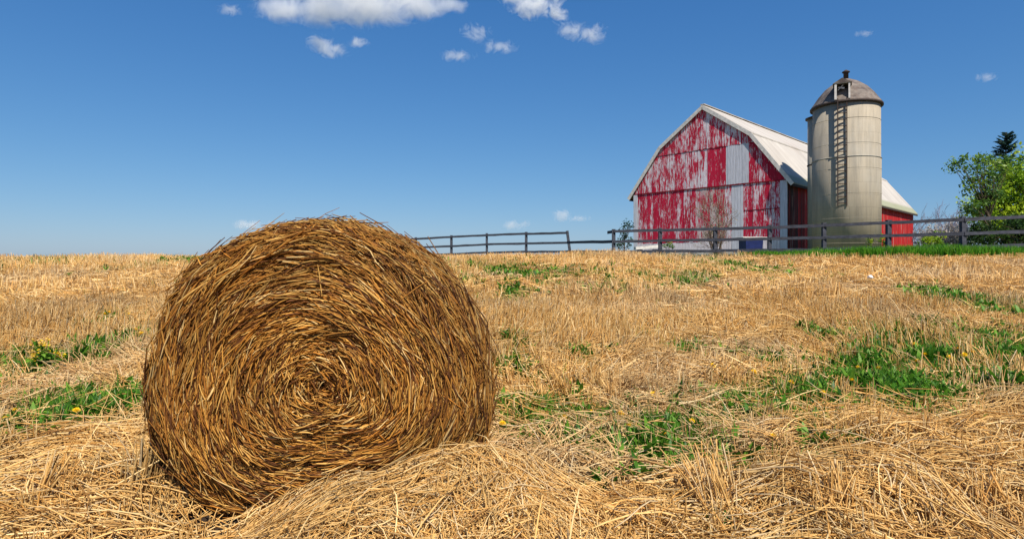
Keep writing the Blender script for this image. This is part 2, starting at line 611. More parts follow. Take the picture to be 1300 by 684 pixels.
def sheaves(n, y0, y1, L, w, per):
    """lodged tufts: stalks from one root that sweep over and droop together"""
    x, y = scatter(int(n), y0, y1)
    k = ~in_bale(x, y) & ~((x > 5) & (y > 20.0)) & (rng.random(len(x)) > np.clip(weed_mask(x, y) * .9, 0, .9)) & (vn(x * .9 + 5, y * .9, 0) > .38)
    k &= ~((np.abs(x + 1.05) < 1.0) & (y > 2.9) & (y < 3.7))
    x, y = x[k], y[k]; n = len(x)
    d = vn(x * .45 + 20, y * .45, 6) * 8 + rng.normal(0, .6, n)
    hh = np.repeat(rng.uniform(.5, 1.25, n), per)
    a = np.repeat(d, per) + rng.normal(0, .42, n * per)
    X = np.repeat(x, per) + rng.normal(0, .05, n * per); Y = np.repeat(y, per) + rng.normal(0, .05, n * per)
    Ln = L * hh * rng.uniform(.5, 1.2, n * per)
    e0 = np.clip(rng.normal(.95, .3, n * per), .2, 1.5); drop = rng.uniform(.6, 1.9, n * per)
    K = 5; t = np.linspace(0, 1, K)[None]
    e = e0[:, None] - drop[:, None] * t
    r = np.cumsum(np.cos(e), 1) / K; z = np.cumsum(np.sin(e), 1) / K
    r -= r[:, :1]; z -= z[:, :1]
    px = X[:, None] + np.cos(a)[:, None] * r * Ln[:, None]; py = Y[:, None] + np.sin(a)[:, None] * r * Ln[:, None]
    P = np.stack([px, py, np.maximum(G(px, py) + .005, G(X, Y)[:, None] + z * Ln[:, None])], -1)
    tone = np.repeat(rng.uniform(.82, 1.1, n), per)
    c = patchy(straw_cols(n * per), X, Y) * tone[:, None]
    rad = (w / 2 * rng.lognormal(0, .3, n * per))[:, None] * np.linspace(1, .6, K)[None]
    return tubes_geo(P, rad, c)


def build_straw():
    parts = [lying(46000, 2.0, 5.4, 0.35, 0.0074, lift=0.05, K=5), lying(45000, 2.0, 5.5, 0.075, 0.0062, lift=0.03, K=3), sheaves(1100, 2.2, 6.0, 0.44, 0.0074, 26), sheaves(2000, 6.0, 11.5, 0.42, 0.0088, 20), sheaves(2600, 11.5, 21, 0.38, 0.013, 12),
             lying(75000, 5.2, 9.5, 0.27, 0.009, lift=0.03, K=3),
             lying(90000, 9.5, 23.5, 0.30, 0.012, lift=0.035, K=3, ribbon=True)]
    o = np_mesh('loose_straw', *[join_geo(parts)[i] for i in (0, 1)], M['straw'], col=join_geo(parts)[2])
    tag(o, 'loose golden straw lying in tangled swaths over the harvested field', 'straw', None, 'stuff')
    parts = [standing(1500, 2.2, 5.5, 0.20, 0.0065, 9),
             standing(6000, 5.5, 11, 0.21, 0.0085, 8),
             standing(16000, 11, 24.5, 0.20, 0.012, 6, ribbon=True)]
    V, q, c = join_geo(parts)
    o = np_mesh('stubble', V, q, M['straw'], col=c)
    tag(o, 'short cut stubble standing in tufts across the field up to the crest', 'stubble', None, 'stuff')


build_straw()


# ------------------------------------------------------------------ green growth
LEAFC = np.array([(0.035, 0.12, 0.012), (0.055, 0.17, 0.018), (0.10, 0.24, 0.03), (0.022, 0.085, 0.012), (0.13, 0.27, 0.045)]) * np.array([1.55, 1.40, 0.9])


def rosettes(x, y, size, per=11, upright=0.75, pal=LEAFC, base=None, width=0.17):
    """arched lance-shaped leaves around each centre"""
    n = len(x); N = n * per
    a = rng.random(N) * 6.283
    X = np.repeat(x, per) + rng.normal(0, .02, N); Y = np.repeat(y, per) + rng.normal(0, .02, N)
    L = np.repeat(size, per) * rng.uniform(0.55, 1.2, N)
    el = np.clip(rng.normal(upright, 0.35, N), 0.05, 1.5)
    K = 5
    t = np.linspace(0, 1, K)[None]
    e = el[:, None] - t * rng.uniform(0.3, 1.2, N)[:, None]
    dr = np.cumsum(np.cos(e), 1) / K * L[:, None]; dz = np.cumsum(np.sin(e), 1) / K * L[:, None]
    dr -= dr[:, :1]; dz -= dz[:, :1]
    z0 = (G(X, Y) if base is None else np.repeat(base, per))
    P = np.stack([X[:, None] + np.cos(a)[:, None] * dr, Y[:, None] + np.sin(a)[:, None] * dr, z0[:, None] + 0.005 + dz], -1)
    prof = np.array([0.25, 0.75, 1.0, 0.75, 0.08])
    W = L[:, None] * width * prof[None] * rng.uniform(.7, 1.3, N)[:, None]
    S = np.stack([-np.sin(a), np.cos(a), rng.normal(0, .35, N)], -1)[:, None] * W[:, :, None] / 2
    c = pal[rng.integers(0, len(pal), N)] * rng.uniform(.75, 1.2, (N, 1))
    return ribbons_geo(P, S, c)


def grass_blades(x, y, h, w, pal=LEAFC, lean=0.35):
    n = len(x)
    a = rng.random(n) * 6.283; K = 4
    t = np.linspace(0, 1, K)[None]
    H = h * rng.uniform(.5, 1.2, n)
    ln = np.abs(rng.normal(lean, .2, n))
    r = (t ** 1.8) * (ln * H)[:, None]
    P = np.stack([x[:, None] + np.cos(a)[:, None] * r, y[:, None] + np.sin(a)[:, None] * r, G(x, y)[:, None] + t * H[:, None]], -1)
    b = rng.random(n) * 3.14
    S = np.stack([np.cos(b), np.sin(b), 0 * b], -1)[:, None] * (w * np.array([1, .85, .55, .1]))[None, :, None] / 2
    c = pal[rng.integers(0, len(pal), n)] * rng.uniform(.8, 1.25, (n, 1))
    return ribbons_geo(P, S, c)


def build_weeds():
    xs, ys = [], []
    for (cx, cy, rx, ry, s), src in zip(WB, WEEDS):
        n = int(np.clip(420 * s * rx * ry * 3.14, 16, 2600))
        x = cx + rng.normal(0, 0.72, n) * rx; y = cy + rng.normal(0, 0.72, n) * ry
        xs.append(x); ys.append(y)
    x = np.concatenate(xs); y = np.concatenate(ys)
    k = (y < 21.5) & ~in_bale(x, y) & ~((np.abs(x + 1.05) < .95) & (y < 3.7) & (y > 3.0))
    k &= vn(x * 2.2 + 7, y * 2.2, 1) > 0.30 + rng.normal(0, .06, len(x))
    x, y = x[k], y[k]
    sz = 0.118 * np.clip(rng.lognormal(0, 0.28, len(x)), .5, 1.5) * (1 + 0.03 * np.minimum(y, 14)) * (0.75 + .6 * vn(x * 1.7, y * 1.7, 6))
    g = [rosettes(x, y, sz, 12, 1.0, width=.16)]
    # thin grass among them
    i = rng.integers(0, len(x), len(x))
    bx = x[i] + rng.normal(0, .12, len(i)); by = y[i] + rng.normal(0, .12, len(i))
    g.append(grass_blades(bx, by, 0.19, 0.010, np.concatenate([LEAFC, [(0.3, 0.34, 0.1)]])))
    # odd seedlings all over
    sx, sy = scatter(900, 3.4, 21)
    kk = ~in_bale(sx, sy) & (vn(sx * .7, sy * .7, 2) > .52)
    g.append(grass_blades(np.repeat(sx[kk], 4) + rng.normal(0, .02, kk.sum() * 4), np.repeat(sy[kk], 4) + rng.normal(0, .02, kk.sum() * 4), 0.13, 0.012))
    V, q, c = join_geo(g)
    o = np_mesh('weeds', V, q, M['leaf'], col=c)
    tag(o, 'patches of low green weeds and grass growing up through the straw', 'weeds', None, 'stuff')


build_weeds()


def weed_clump(px, py, size, label, per=16, up=0.95):
    x, y = at(px, py)
    n = 4
    X = x + rng.normal(0, size * .35, n); Y = y + rng.normal(0, size * .3, n)
    V, q, c = rosettes(X, Y, np.full(n, size * 1.5), per, up, LEAFC[:3] * 0.9, base=G(X, Y) + .03, width=.2)
    o = np_mesh('weed_clump', V, q, M['leaf'], col=c, loc=(x, y, g1(x, y)))
    tag(o, label, 'weed', 'single green weeds in the straw')


weed_clump(757, 634, 0.13, 'dark green leafy weed alone in the straw, nearest to the straw heap')
weed_clump(812, 617, 0.14, 'upright dark green weed in straw beside a smaller paler weed')
weed_clump(838, 612, 0.10, 'small low pale green weed beside an upright dark one')
weed_clump(660, 676, 0.07, 'tiny green weed at the bottom edge of the straw heap')
weed_clump(925, 682, 0.08, 'small green weed below the bundle of tall pale stubble')
weed_clump(1282, 495, 0.18, 'tall narrow green weed near the right edge of the field', 12, 1.25)
weed_clump(1080, 570, 0.10, 'small bright green weed on the raked straw ridge')

# dandelions in bloom: each its own plant
DANDE = [(716, 540), (750, 534), (788, 535), (800, 553), (845, 562), (881, 547), (1044, 508), (1005, 495), (1081, 492), (1091, 475), (1114, 476),
         (1144, 444), (1160, 444), (1175, 458), (1206, 461), (1225, 458), (1163, 466), (1120, 529), (980, 565), (1235, 455), (955, 480), (905, 472), (830, 510),
         (22, 531), (11, 542), (98, 531), (131, 405), (140, 402), (165, 405), (178, 430), (170, 425), (640, 548), (1213, 450)]


def dandelion(px, py, label, group):
    x, y = at(px, py + 10)
    h = (10 / F) * y * 0.9 + 0.07
    root = empty('dandelion', (x, y, g1(x, y)), random.uniform(0, 6))
    tag(root, label, 'dandelion', group)
    lx, ly = random.uniform(-.02, .02), random.uniform(-.02, .02)
    P = np.array([[(0, 0, 0), (lx * .4, ly * .4, h * .6), (lx, ly, h)]], float)
    V, q, c = tubes_geo(P, np.full((1, 3), 0.004 + .0003 * y), np.array([(0.2, 0.3, 0.08)]), 5)
    np_mesh('stem', V, q, M['leaf'], root, c)
    m = MB()
    r = 0.019 + 0.0026 * y
    tilt = Matrix.Rotation(random.uniform(.1, .7), 4, 'X')
    for ring, (n, rr, e) in enumerate(((16, 1.0, .15), (14, .8, .45), (9, .5, .8))):
        for i in range(n):
            a = 6.283 * (i + .3 * ring) / n; b = 2.6 / n
            c0 = Vector((lx, ly, h))
            d = lambda aa, rad, z: c0 + tilt @ Vector((math.cos(aa) * rad * r, math.sin(aa) * rad * r, z * r))
            m.poly([d(a, .08, 0), d(a - b, rr * .75, e * .7), d(a, rr, e), d(a + b, rr * .75, e * .7)])
    m.build('flower_head', M['yellow'], root)


for (px, py) in DANDE:
    if px < 300 and py < 480: g = 'yellow dandelion in bloom far behind the left side of the bale'
    elif px < 300: g = 'yellow dandelion in bloom among the weeds left of the bale'
    elif px < 900: g = 'yellow dandelion in bloom in the weeds just right of the bale'
    else: g = 'yellow dandelion in bloom in the broad weed band towards the right edge'
    dandelion(px, py, g, g.replace('yellow dandelion', 'dandelions'))


def mustard():
    x, y = at(60, 478)
    root = empty('mustard_plant', (x, y, g1(x, y)))
    tag(root, 'bushy wild mustard plant with yellow flowers standing left of the bale', 'weed')
    st, lv, fl = [], [], []
    for i in range(16):
        a = random.uniform(0, 6.28); r = random.uniform(.03, .2); h = random.uniform(.2, .37)
        st.append([(0, 0, 0), (r * .5 * math.cos(a), r * .5 * math.sin(a), h * .6), (r * math.cos(a), r * math.sin(a), h)])
        for k in range(8):
            t = random.uniform(.2, .85)
            lv.append((r * t * math.cos(a), r * t * math.sin(a), h * t))
        for k in range(7):
            fl.append((r * math.cos(a) + random.gauss(0, .02), r * math.sin(a) + random.gauss(0, .02), h + random.gauss(0, .02)))
    V, q, c = tubes_geo(np.array(st), np.full((16, 3), .005), np.tile(LEAFC[2:3], (16, 1)), 4)
    np_mesh('stem', V, q, M['leaf'], root, c)
    lv = np.array(lv)
    V, q, c = rosettes(lv[:, 0], lv[:, 1], np.full(len(lv), .09), 3, .5, LEAFC, base=lv[:, 2], width=.3)
    np_mesh('leaves', V, q, M['leaf'], root, c)
    m = MB()
    for p in fl:
        a = random.uniform(0, 3); s = .014
        Mx = Matrix.Rotation(a, 4, 'Z') @ Matrix.Rotation(random.uniform(-.6, .6), 4, 'X')
        for k in range(4):
            b = k * 1.571
            f = lambda t, r_: Vector(p) + Mx @ Vector((math.cos(t) * r_, math.sin(t) * r_, .004))
            m.poly([Vector(p), f(b - .5, s * .8), f(b, s), f(b + .5, s * .8)])
    m.build('blossom', M['yellow'], root)


mustard()


def green_strip():
    """tall lush grass in front of the fence on the right"""
    n = 26000
    px = 940 + (1420 - 940) * rng.random(n) ** 0.85
    Zf = np.interp(px, FX, FZ)
    wid = np.interp(px, [940, 1000, 1100, 1420], [0.4, 1.5, 1.5, 1.2])
    y = Zf + 0.5 - wid * rng.random(n) * 1.25
    x = (px - CX) / F * Zf + rng.normal(0, .1, n)
    h = np.interp(px, [940, 1010, 1100, 1420], [0.2, 0.3, 0.36, 0.36])
    V, q, c = grass_blades(x, y, h * (0.7 + .6 * vn(x * 1.3, y * 1.3, 2)), 0.024, np.array([(0.08, 0.27, 0.014), (0.12, 0.34, 0.02), (0.05, 0.19, 0.01), (0.2, 0.4, 0.03)]), 0.25)
    o = np_mesh('grass_verge', V, q, M['leaf'], col=c)
    tag(o, 'strip of lush green grass along the foot of the fence', 'grass', None, 'stuff')
    # thinner, drier grass along the rest of the crest
    n = 9000
    px = rng.uniform(-100, 1000, n)
    y = np.where(px > 480, np.interp(px, FX, FZ) - rng.random(n) * 1.5, 22 + rng.random(n) * 3.0)
    x = (px - CX) / F * y
    V, q, c = grass_blades(x, y, 0.20 * (0.4 + vn(x * .9, y * .9, 5)), 0.02, np.array([(0.10, 0.17, 0.04), (0.3, 0.26, 0.1), (0.42, .32, .15), (0.06, 0.12, 0.03)]), 0.25)
    o = np_mesh('crest_grass', V, q, M['leaf'], col=c)
    tag(o, 'thin dry and green grass on the crest of the field', 'grass', None, 'stuff')


FX = [-100, 480, 529, 720, 779, 1000, 1222, 1300, 1420]
FZ = [41, 40.5, 39, 32.5, 28, 24.4, 21.7, 21.4, 21.1]
green_strip()


# ------------------------------------------------------------------ THE BALE
YF = 3.45
BPX = np.array([(185, 520), (196, 435), (222, 365), (284, 310), (346, 285), (408, 278), (482, 294), (532, 325), (582, 384), (617, 458), (622, 508), (617, 545),
                (598, 590), (550, 628), (470, 646), (380, 652), (284, 650), (225, 607), (197, 565)], float)
BC = np.array([412., 490.])


def _bale_fit():
    d = BPX - BC
    th = np.arctan2(-d[:, 1], d[:, 0]); r = np.hypot(d[:, 0], d[:, 1])
    o = np.argsort(th); th, r = th[o], r[o]
    tt = np.linspace(-math.pi, math.pi, 361)
    rr = np.interp(tt, np.concatenate([th - 2 * math.pi, th, th + 2 * math.pi]), np.concatenate([r, r, r]))
    k = np.exp(-np.linspace(-2, 2, 21) ** 2); k /= k.sum()
    rr = np.convolve(np.concatenate([rr[-11:-1], rr, rr[1:11]]), k, 'valid')
    return tt, rr


_bt, _br = _bale_fit()
B_EDGE = 0.16      # how far the rim is rounded back
B_LEN = 1.15
# profile along arc length s: face (0..1), rounded rim (1..1.25), side (1.25..2.2)
_pf_s = np.array([0, .25, .5, .75, .88, 1.0, 1.08, 1.16, 1.25, 1.6, 2.0, 2.2])
_pf_r = np.array([0, .25, .5, .745, .865, .955, .985, .998, 1.0, 1.0, .985, .955])
_pf_y = np.array([-.065, -.06, -.045, -.015, .012, .06, .105, .16, .23, .6, 1.05, 1.2])


def bale_pt(s, th):
    rho = np.interp(s, _pf_s, _pf_r); yy = np.interp(s, _pf_s, _pf_y)
    r = np.interp((th + math.pi) % (2 * math.pi) - math.pi, _bt, _br)
    sc = (YF + 0.13) / F * 0.941
    cx = (BC[0] - CX) / F * (YF - .05); cz = EYE - (BC[1] - HY) / F * (YF - .05)
    # towards the rim ease the centre to where the outline was measured
    cxe = (BC[0] - CX) / F * (YF + .13); cze = EYE - (BC[1] - HY) / F * (YF + .13)
    f = np.clip(rho, 0, 1) ** 2
    cxx = cx * (1 - f) + cxe * f; czz = cz * (1 - f) + cze * f
    ang = th
    lump = 1 + 0.018 * np.sin(3 * ang + 1) * 0 + (vn(np.cos(ang) * 2.5 + 9, np.sin(ang) * 2.5 + s * 3, 3) - .5) * 0.03
    return np.stack([cxx + rho * r * sc * np.cos(ang) * lump, YF + yy + 0 * ang, czz + rho * r * sc * np.sin(ang) * lump], -1)


def bale_nrm(s, th):
    e = 1e-3
    a = bale_pt(s + e, th) - bale_pt(np.maximum(s - e, 0.001), th)
    b = bale_pt(s, th + e) - bale_pt(s, th - e)
    n = np.cross(a, b)
    n /= np.linalg.norm(n, axis=-1, keepdims=True) + 1e-12
    flip = np.where((n[..., 1:2] > 0) & (s[..., None] < 1.0), -1, 1)
    n = n * flip
    return n


BALEC = np.array([(0.36, 0.165, 0.028), (0.46, 0.235, 0.045), (0.56, 0.34, 0.095), (0.22, 0.088, 0.016), (0.12, 0.045, 0.012), (0.64, 0.46, 0.2), (0.40, 0.165, 0.022)])
BALEC = BALEC * np.array([1.0, 0.93, 0.86])
BALEP = np.array([.20, .19, .15, .15, .19, .06, .06])


def bale_strands(n, s0, s1, L, w, spread=0.13, lift=0.02, cross=0.0, tiltsd=0.05, shade=1.0):
    u = rng.random(n)
    if s1 <= 1.0: s = np.sqrt(s0 ** 2 + u * (s1 ** 2 - s0 ** 2))
    else: s = s0 + (s1 - s0) * u
    th = rng.random(n) * 2 * math.pi
    rw = np.interp(s, _pf_s, _pf_r) * 0.85 + 0.03
    ln = L * rng.lognormal(0, 0.4, n) * np.clip(0.35 + rw, .35, 1.0)
    # rolled layers: each ring of straw swings a little in or out
    swing = (vn(s * 9, th * 2.0, 5) - .5) * 0.55 + rng.normal(0, 1, n) * spread * (1.15 + 2.2 * np.exp(-(s / .22) ** 2)) + 0.06
    if cross: swing = np.where(rng.random(n) < cross, rng.normal(0, .9, n), swing)
    K = 5
    t = np.linspace(-.5, .5, K)[None]
    dth = (t * ln[:, None] * np.cos(swing)[:, None]) / np.maximum(rw, .05)[:, None]
    ds = t * ln[:, None] * np.sin(swing)[:, None] / 0.9
    S = np.clip(s[:, None] + ds, 0.004, 2.19); TH = th[:, None] + dth
    P = bale_pt(S, TH); Nn = bale_nrm(S, TH)
    tg = P[:, 3] - P[:, 1]; tg /= np.linalg.norm(tg, axis=1, keepdims=True) + 1e-9
    st = P[:, 2:3] + tg[:, None] * (t * ln[:, None])[..., None]
    P = P * .45 + st * .55
    lay = vn(s * 14 + 3, th * 3.2, 6)
    base = lift * (rng.random(n) * 0.8 + 0.9 * lay - .35)
    tl = np.clip(rng.normal(0, tiltsd, n), -1.7 * tiltsd, 1.7 * tiltsd)
    up = base[:, None] + np.abs(tl)[:, None] * (np.sign(tl)[:, None] * t + .25) * ln[:, None]
    P = P + Nn * up[..., None]
    P += rng.normal(0, .0015, P.shape)
    c = BALEC[rng.choice(len(BALEC), n, p=BALEP / BALEP.sum())] * rng.uniform(.75, 1.15, (n, 1)) * shade
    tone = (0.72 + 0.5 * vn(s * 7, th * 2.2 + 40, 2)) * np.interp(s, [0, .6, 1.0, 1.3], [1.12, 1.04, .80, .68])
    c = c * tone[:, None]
    rad = np.repeat((w / 2 * rng.lognormal(0, .3, n))[:, None], K, 1)
    rad[:, 0] *= .6; rad[:, -1] *= .6
    return tubes_geo(P, rad, c)


def build_bale():
    cx = (BC[0] - CX) / F * (YF + .6)
    base = (cx, YF + 0.65, 0.0)
    root = empty('hay_bale', base)
    tag(root, 'large round hay bale of coiled brown straw lying in the foreground field', 'hay bale')
    L = np.array(base)
    # packed core
    S = np.array(list(np.linspace(0.003, 1.25, 40)) + [1.5, 1.8, 2.0, 2.2]); T = np.linspace(-math.pi, math.pi, 181)[:-1]
    SS, TT = np.meshgrid(S, T, indexing='ij')
    V = bale_pt(SS, TT)
    V = V - bale_nrm(SS, TT) * (0.006 + 0.03 * vn(SS * 12, TT * 3, 1))[..., None]
    i = np.arange(V.shape[0] * V.shape[1]).reshape(V.shape[:2])
    j = np.roll(i, -1, 1)
    q = np.stack([i[:-1], j[:-1], j[1:], i[1:]], -1).reshape(-1, 4)
    V = V.reshape(-1, 3)
    # close the back
    back = np.array([[V[i[-1], 0].mean(), YF + 1.22, V[i[-1], 2].mean()]])
    V = np.concatenate([V, back]); b = len(V) - 1
    q = np.concatenate([q, np.stack([i[-1], j[-1], np.full(180, b), np.full(180, b)], -1)[:, [0, 1, 2, 2]]]) if False else q
    cap = np.stack([i[-1][0::2], i[-1][1::2], np.roll(i[-1][0::2], -1), np.full(90, b)], -1)
    q = np.concatenate([q, cap])
    k = NT('bale_core')
    nz = k.noise(k.obj((1, 1, 1)), 60, 5, .7, 1.0)
    k.color(k.ramp(nz, [(.35, (0.016, 0.007, 0.003)), (.65, (0.07, 0.032, 0.01))])); k.bump(nz, .03, 1.0)
    np_mesh('packed_core', V, q, k.m, root, loc=None).location = -L if False else (0, 0, 0)
    core = root.children[0] if root.children else None
    return root, L


root_bale, LB = build_bale()
# move the core and the strands into the bale's own space
for ch in list(root_bale.children):
    ch.location = tuple(-LB)


def bale_part(name, geo, mat):
    V, q, c = geo
    o = np_mesh(name, V, q, mat, root_bale, c)
    o.location = tuple(-LB)
    return o


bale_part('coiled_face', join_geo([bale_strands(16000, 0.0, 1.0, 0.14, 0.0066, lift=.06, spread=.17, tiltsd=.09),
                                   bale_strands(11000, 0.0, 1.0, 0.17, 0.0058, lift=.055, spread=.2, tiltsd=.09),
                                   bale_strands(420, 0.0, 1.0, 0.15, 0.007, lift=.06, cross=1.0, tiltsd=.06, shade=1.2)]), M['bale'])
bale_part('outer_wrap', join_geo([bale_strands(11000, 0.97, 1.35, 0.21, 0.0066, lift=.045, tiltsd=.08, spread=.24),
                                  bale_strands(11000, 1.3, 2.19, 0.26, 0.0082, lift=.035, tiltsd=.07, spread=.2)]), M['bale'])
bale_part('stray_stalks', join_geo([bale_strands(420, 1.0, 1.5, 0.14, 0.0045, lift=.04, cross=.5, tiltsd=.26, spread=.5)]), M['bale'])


# ------------------------------------------------------------------ the heap of straw at its foot
def heap_h(x, y):
    h = np.interp(x, [-1.75, -1.5, -1.2, -.85, -.21, .1, .45, .9], [0, .0, .12, .26, .36, .27, .10, 0])
    f = np.where(y < 3.2, np.exp(-((y - 3.2) / .62) ** 2), np.exp(-((y - 3.2) / .36) ** 2))
    return h * f * (0.86 + .28 * vn(x * 4, y * 4, 4))


def heap_surf(x, y):
    return G(x, y) + heap_h(x, y)


def build_heap():
    xs = np.linspace(-1.8, 1.0, 120); ys = np.linspace(1.9, 4.2, 100)
    X, Y = np.meshgrid(xs, ys)
    Z = heap_surf(X, Y) - 0.02
    V = np.stack([X, Y, Z], -1).reshape(-1, 3)
    i = np.arange(V.shape[0]).reshape(100, 120)
    q = np.stack([i[:-1, :-1], i[:-1, 1:], i[1:, 1:], i[1:, :-1]], -1).reshape(-1, 4)
    hm = heap_h(X, Y).reshape(-1)
    q = q[hm[q].min(1) > 0.012]
    root = empty('straw_heap', (-.5, 3.1, 0))
    tag(root, 'loose pale straw heap spilling out at the foot of the big round bale', 'straw heap')
    k = NT('heap_core')
    nz = k.noise(k.obj(), 50, 5, .7, 1.0)
    k.color(k.ramp(nz, [(.35, (0.10, 0.055, 0.022)), (.65, (0.34, 0.2, 0.08))])); k.bump(nz, .03, 1.0)
    np_mesh('matted_straw', V, q, k.m, root).location = (.5, -3.1, 0)
    n = 26000
    x = rng.uniform(-1.8, 1.0, n); y = rng.uniform(2.0, 3.75, n)
    kp = rng.random(n) < np.clip(heap_h(x, y) / .12, 0, 1)
    V, q, c = lying(0, 0, 0, 0.21, 0.0052, heap_surf, (x[kp], y[kp]), lift=.03)
    np_mesh('loose_stalks', V, q, M['straw'], root, c).location = (.5, -3.1, 0)


build_heap()


def tuft(px, py, n, h, spread, lean, label, dark=1.0):
    x, y = at(px, py)
    a = rng.normal(lean, .6, n)
    l = np.abs(rng.normal(.3, .25, n)); H = h * rng.uniform(.5, 1.1, n)
    t = np.linspace(0, 1, 4)[None]
    X = rng.normal(0, spread, n); Y = rng.normal(0, spread, n)
    r = (t ** 1.3) * (l * H)[:, None]
    P = np.stack([X[:, None] + np.cos(a)[:, None] * r, Y[:, None] + np.sin(a)[:, None] * r, t * H[:, None] - .01], -1)
    V, q, c = tubes_geo(P, np.repeat((.003 * rng.lognormal(0, .3, n))[:, None], 4, 1), straw_cols(n) * dark, 4)
    o = np_mesh('straw_tuft', V, q, M['straw'], col=c)
    o.location = (x, y, g1(x, y))
    tag(o, label, 'straw tuft')


tuft(180, 632, 90, .32, .06, 1.2, 'dark bundle of uncut straw standing against the left foot of the bale', .55)
tuft(915, 655, 70, .36, .07, 2.4, 'tall pale bundle of straw leaning left at the bottom of the field')
tuft(1065, 655, 60, .27, .05, 1.5, 'upright golden tuft of stubble in front of the raked ridge')
tuft(1255, 660, 70, .24, .06, 1.0, 'pale drooping straw tuft near the bottom right corner')
tuft(60, 640, 60, .3, .08, 1.0, 'loose golden straw tuft in the bottom left corner')


# ------------------------------------------------------------------ THE BARN
ZC = 40.5
CC = Vector((0.449 * ZC, ZC, 2.0))       # nearest corner, on the ground
BW, BL = 12.0, 33.0
EAVE, KN, KZ, RIDGE = 5.35, 2.45, 8.55, 11.05
barn = empty('barn', CC, R(44.8))
tag(barn, 'old gambrel-roofed barn with peeling red and white boards beside the silo', 'barn')


def roof_z(y):
    return float(np.interp(y, [0, KN, BW / 2, BW - KN, BW], [EAVE, KZ, RIDGE, KZ, EAVE]))


def wall_mat():
    k = NT('peeling_red_paint')
    a = k.attr(); sp = k.n('ShaderNodeSeparateColor'); k.l(a.outputs['Color'], sp.inputs[0])
    v1 = k.obj((1, 9, 0.6)); v2 = k.obj((1, 1, 1)); v3 = k.obj((1, 17, 1.6))
    big = k.noise(k.obj((1, 1.6, .8)), 0.8, 6, .72)
    streak = k.noise(v1, 1.5, 7, .72, .6)
    fine = k.noise(v3, 1.2, 5, .7, .5)
    f = k.math('ADD', k.math('MULTIPLY', streak, 0.75), k.math('MULTIPLY', big, 0.75))
    f = k.math('ADD', f, k.math('MULTIPLY', fine, 0.8))
    f = k.math('ADD', f, sp.outputs['Red'])          # per-board bias
    mask = k.ramp(k.math('ADD', f, -0.695), [(0.425, 0.0), (0.46, 1.0)])
    red = k.mix(k.ramp(fine, [(.3, 0.0), (.7, 1.0)]), (0.27, 0.003, 0.022), (0.60, 0.014, 0.058))
    red = k.mix(k.math('MULTIPLY', sp.outputs['Green'], .4), red, (0.2, 0.004, 0.01))
    wood = k.mix(k.ramp(fine, [(.3, 0.0), (.65, 1.0)]), (0.40, 0.35, 0.39), (0.80, 0.73, 0.77))
    wood = k.mix(sp.outputs['Blue'], wood, (0.36, 0.27, 0.20))
    k.color(k.mix(mask, wood, red))
    k.bump(k.math('ADD', fine, k.math('MULTIPLY', mask, .3)), .01, .5)
    k.b.inputs['Roughness'].default_value = .75
    return k.m


def side_mat():
    k = NT('worn_red_side_boards')
    a = k.attr(); sp = k.n('ShaderNodeSeparateColor'); k.l(a.outputs['Color'], sp.inputs[0])
    v = k.obj((5, 1, .5))
    s = k.noise(v, 1.0, 6, .65, .4)
    f = k.math('ADD', s, sp.outputs['Red'])
    red = k.mix(sp.outputs['Green'], (0.42, 0.012, 0.012), (0.26, 0.008, 0.01))
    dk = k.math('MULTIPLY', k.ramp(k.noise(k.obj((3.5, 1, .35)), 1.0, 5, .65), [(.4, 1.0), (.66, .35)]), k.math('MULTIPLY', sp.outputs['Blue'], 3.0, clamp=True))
    red = k.mix(dk, red, (0.035, 0.014, 0.012))           # silo's shadow painted as dark streaks on the boards near the corner
    k.color(k.mix(k.ramp(f, [(.60, 0.0), (.72, 1.0)]), red, (0.36, 0.2, 0.16)))
    k.b.inputs['Roughness'].default_value = .8
    k.bump(s, .01, .4)
    return k.m


M['batten'] = mat_flat('dark_red_batten', (0.20, 0.006, 0.018), .8, .5, 3, .01, stretch=(1, 1, 1))
M['wall'] = wall_mat(); M['side'] = side_mat()


def boards_x0(bounds, x, t, wid, skip, biasf, name, mat, parent, ztop, zbot, sgn=-1):
    """vertical boards on a plane of constant x from y0 to y1; ztop(y), zbot number"""
    Vs, Fs, Cs = [], [], []
    y = bounds[0]
    while y < bounds[1] - .02:
        w = min(wid * random.uniform(.8, 1.2), bounds[1] - y)
        a, b = y + .006, y + w - .006
        y += w
        if any(s0 <= (a + b) / 2 <= s1 for s0, s1 in skip): continue
        za, zb = ztop(a), ztop(b)
        zl = zbot + random.uniform(-.03, .02)
        if max(za, zb) - zl < .05: continue
        za = max(za, zl + .01); zb = max(zb, zl + .01)
        d = t + random.uniform(-.008, .008)
        # split at the gambrel's break so the top follows the roof
        x0, x1 = x, x + sgn * d
        o = sum(len(q) for q in Vs)
        Vs.append(np.array([(x1, a, zl), (x1, b, zl), (x1, b, zb), (x1, a, za), (x0, a, zl), (x0, b, zl), (x0, b, zb), (x0, a, za)]))
        Fs.append(np.array([(0, 3, 2, 1), (0, 1, 5, 4), (1, 2, 6, 5), (2, 3, 7, 6), (3, 0, 4, 7), (4, 5, 6, 7)]) + o)
        Cs.append(np.tile(np.array(biasf((a + b) / 2)), (8, 1)))
    o = np_mesh(name, np.concatenate(Vs), np.concatenate(Fs), mat, parent, np.concatenate(Cs))
    o.data.polygons.foreach_set('use_smooth', np.zeros(len(o.data.polygons), dtype=bool))
    return o


T1, T2 = 5.15, 7.95


def bias_low(y):
    b = random.uniform(-.045, .045); w = 0.0
    if 4.4 < y < 6.6: b -= .03; w = random.uniform(.3, .8)      # worn bare middle
    if 6.6 < y < 11.3: b += .06
    if y < 3: b += .02
    return (b, random.random(), w)


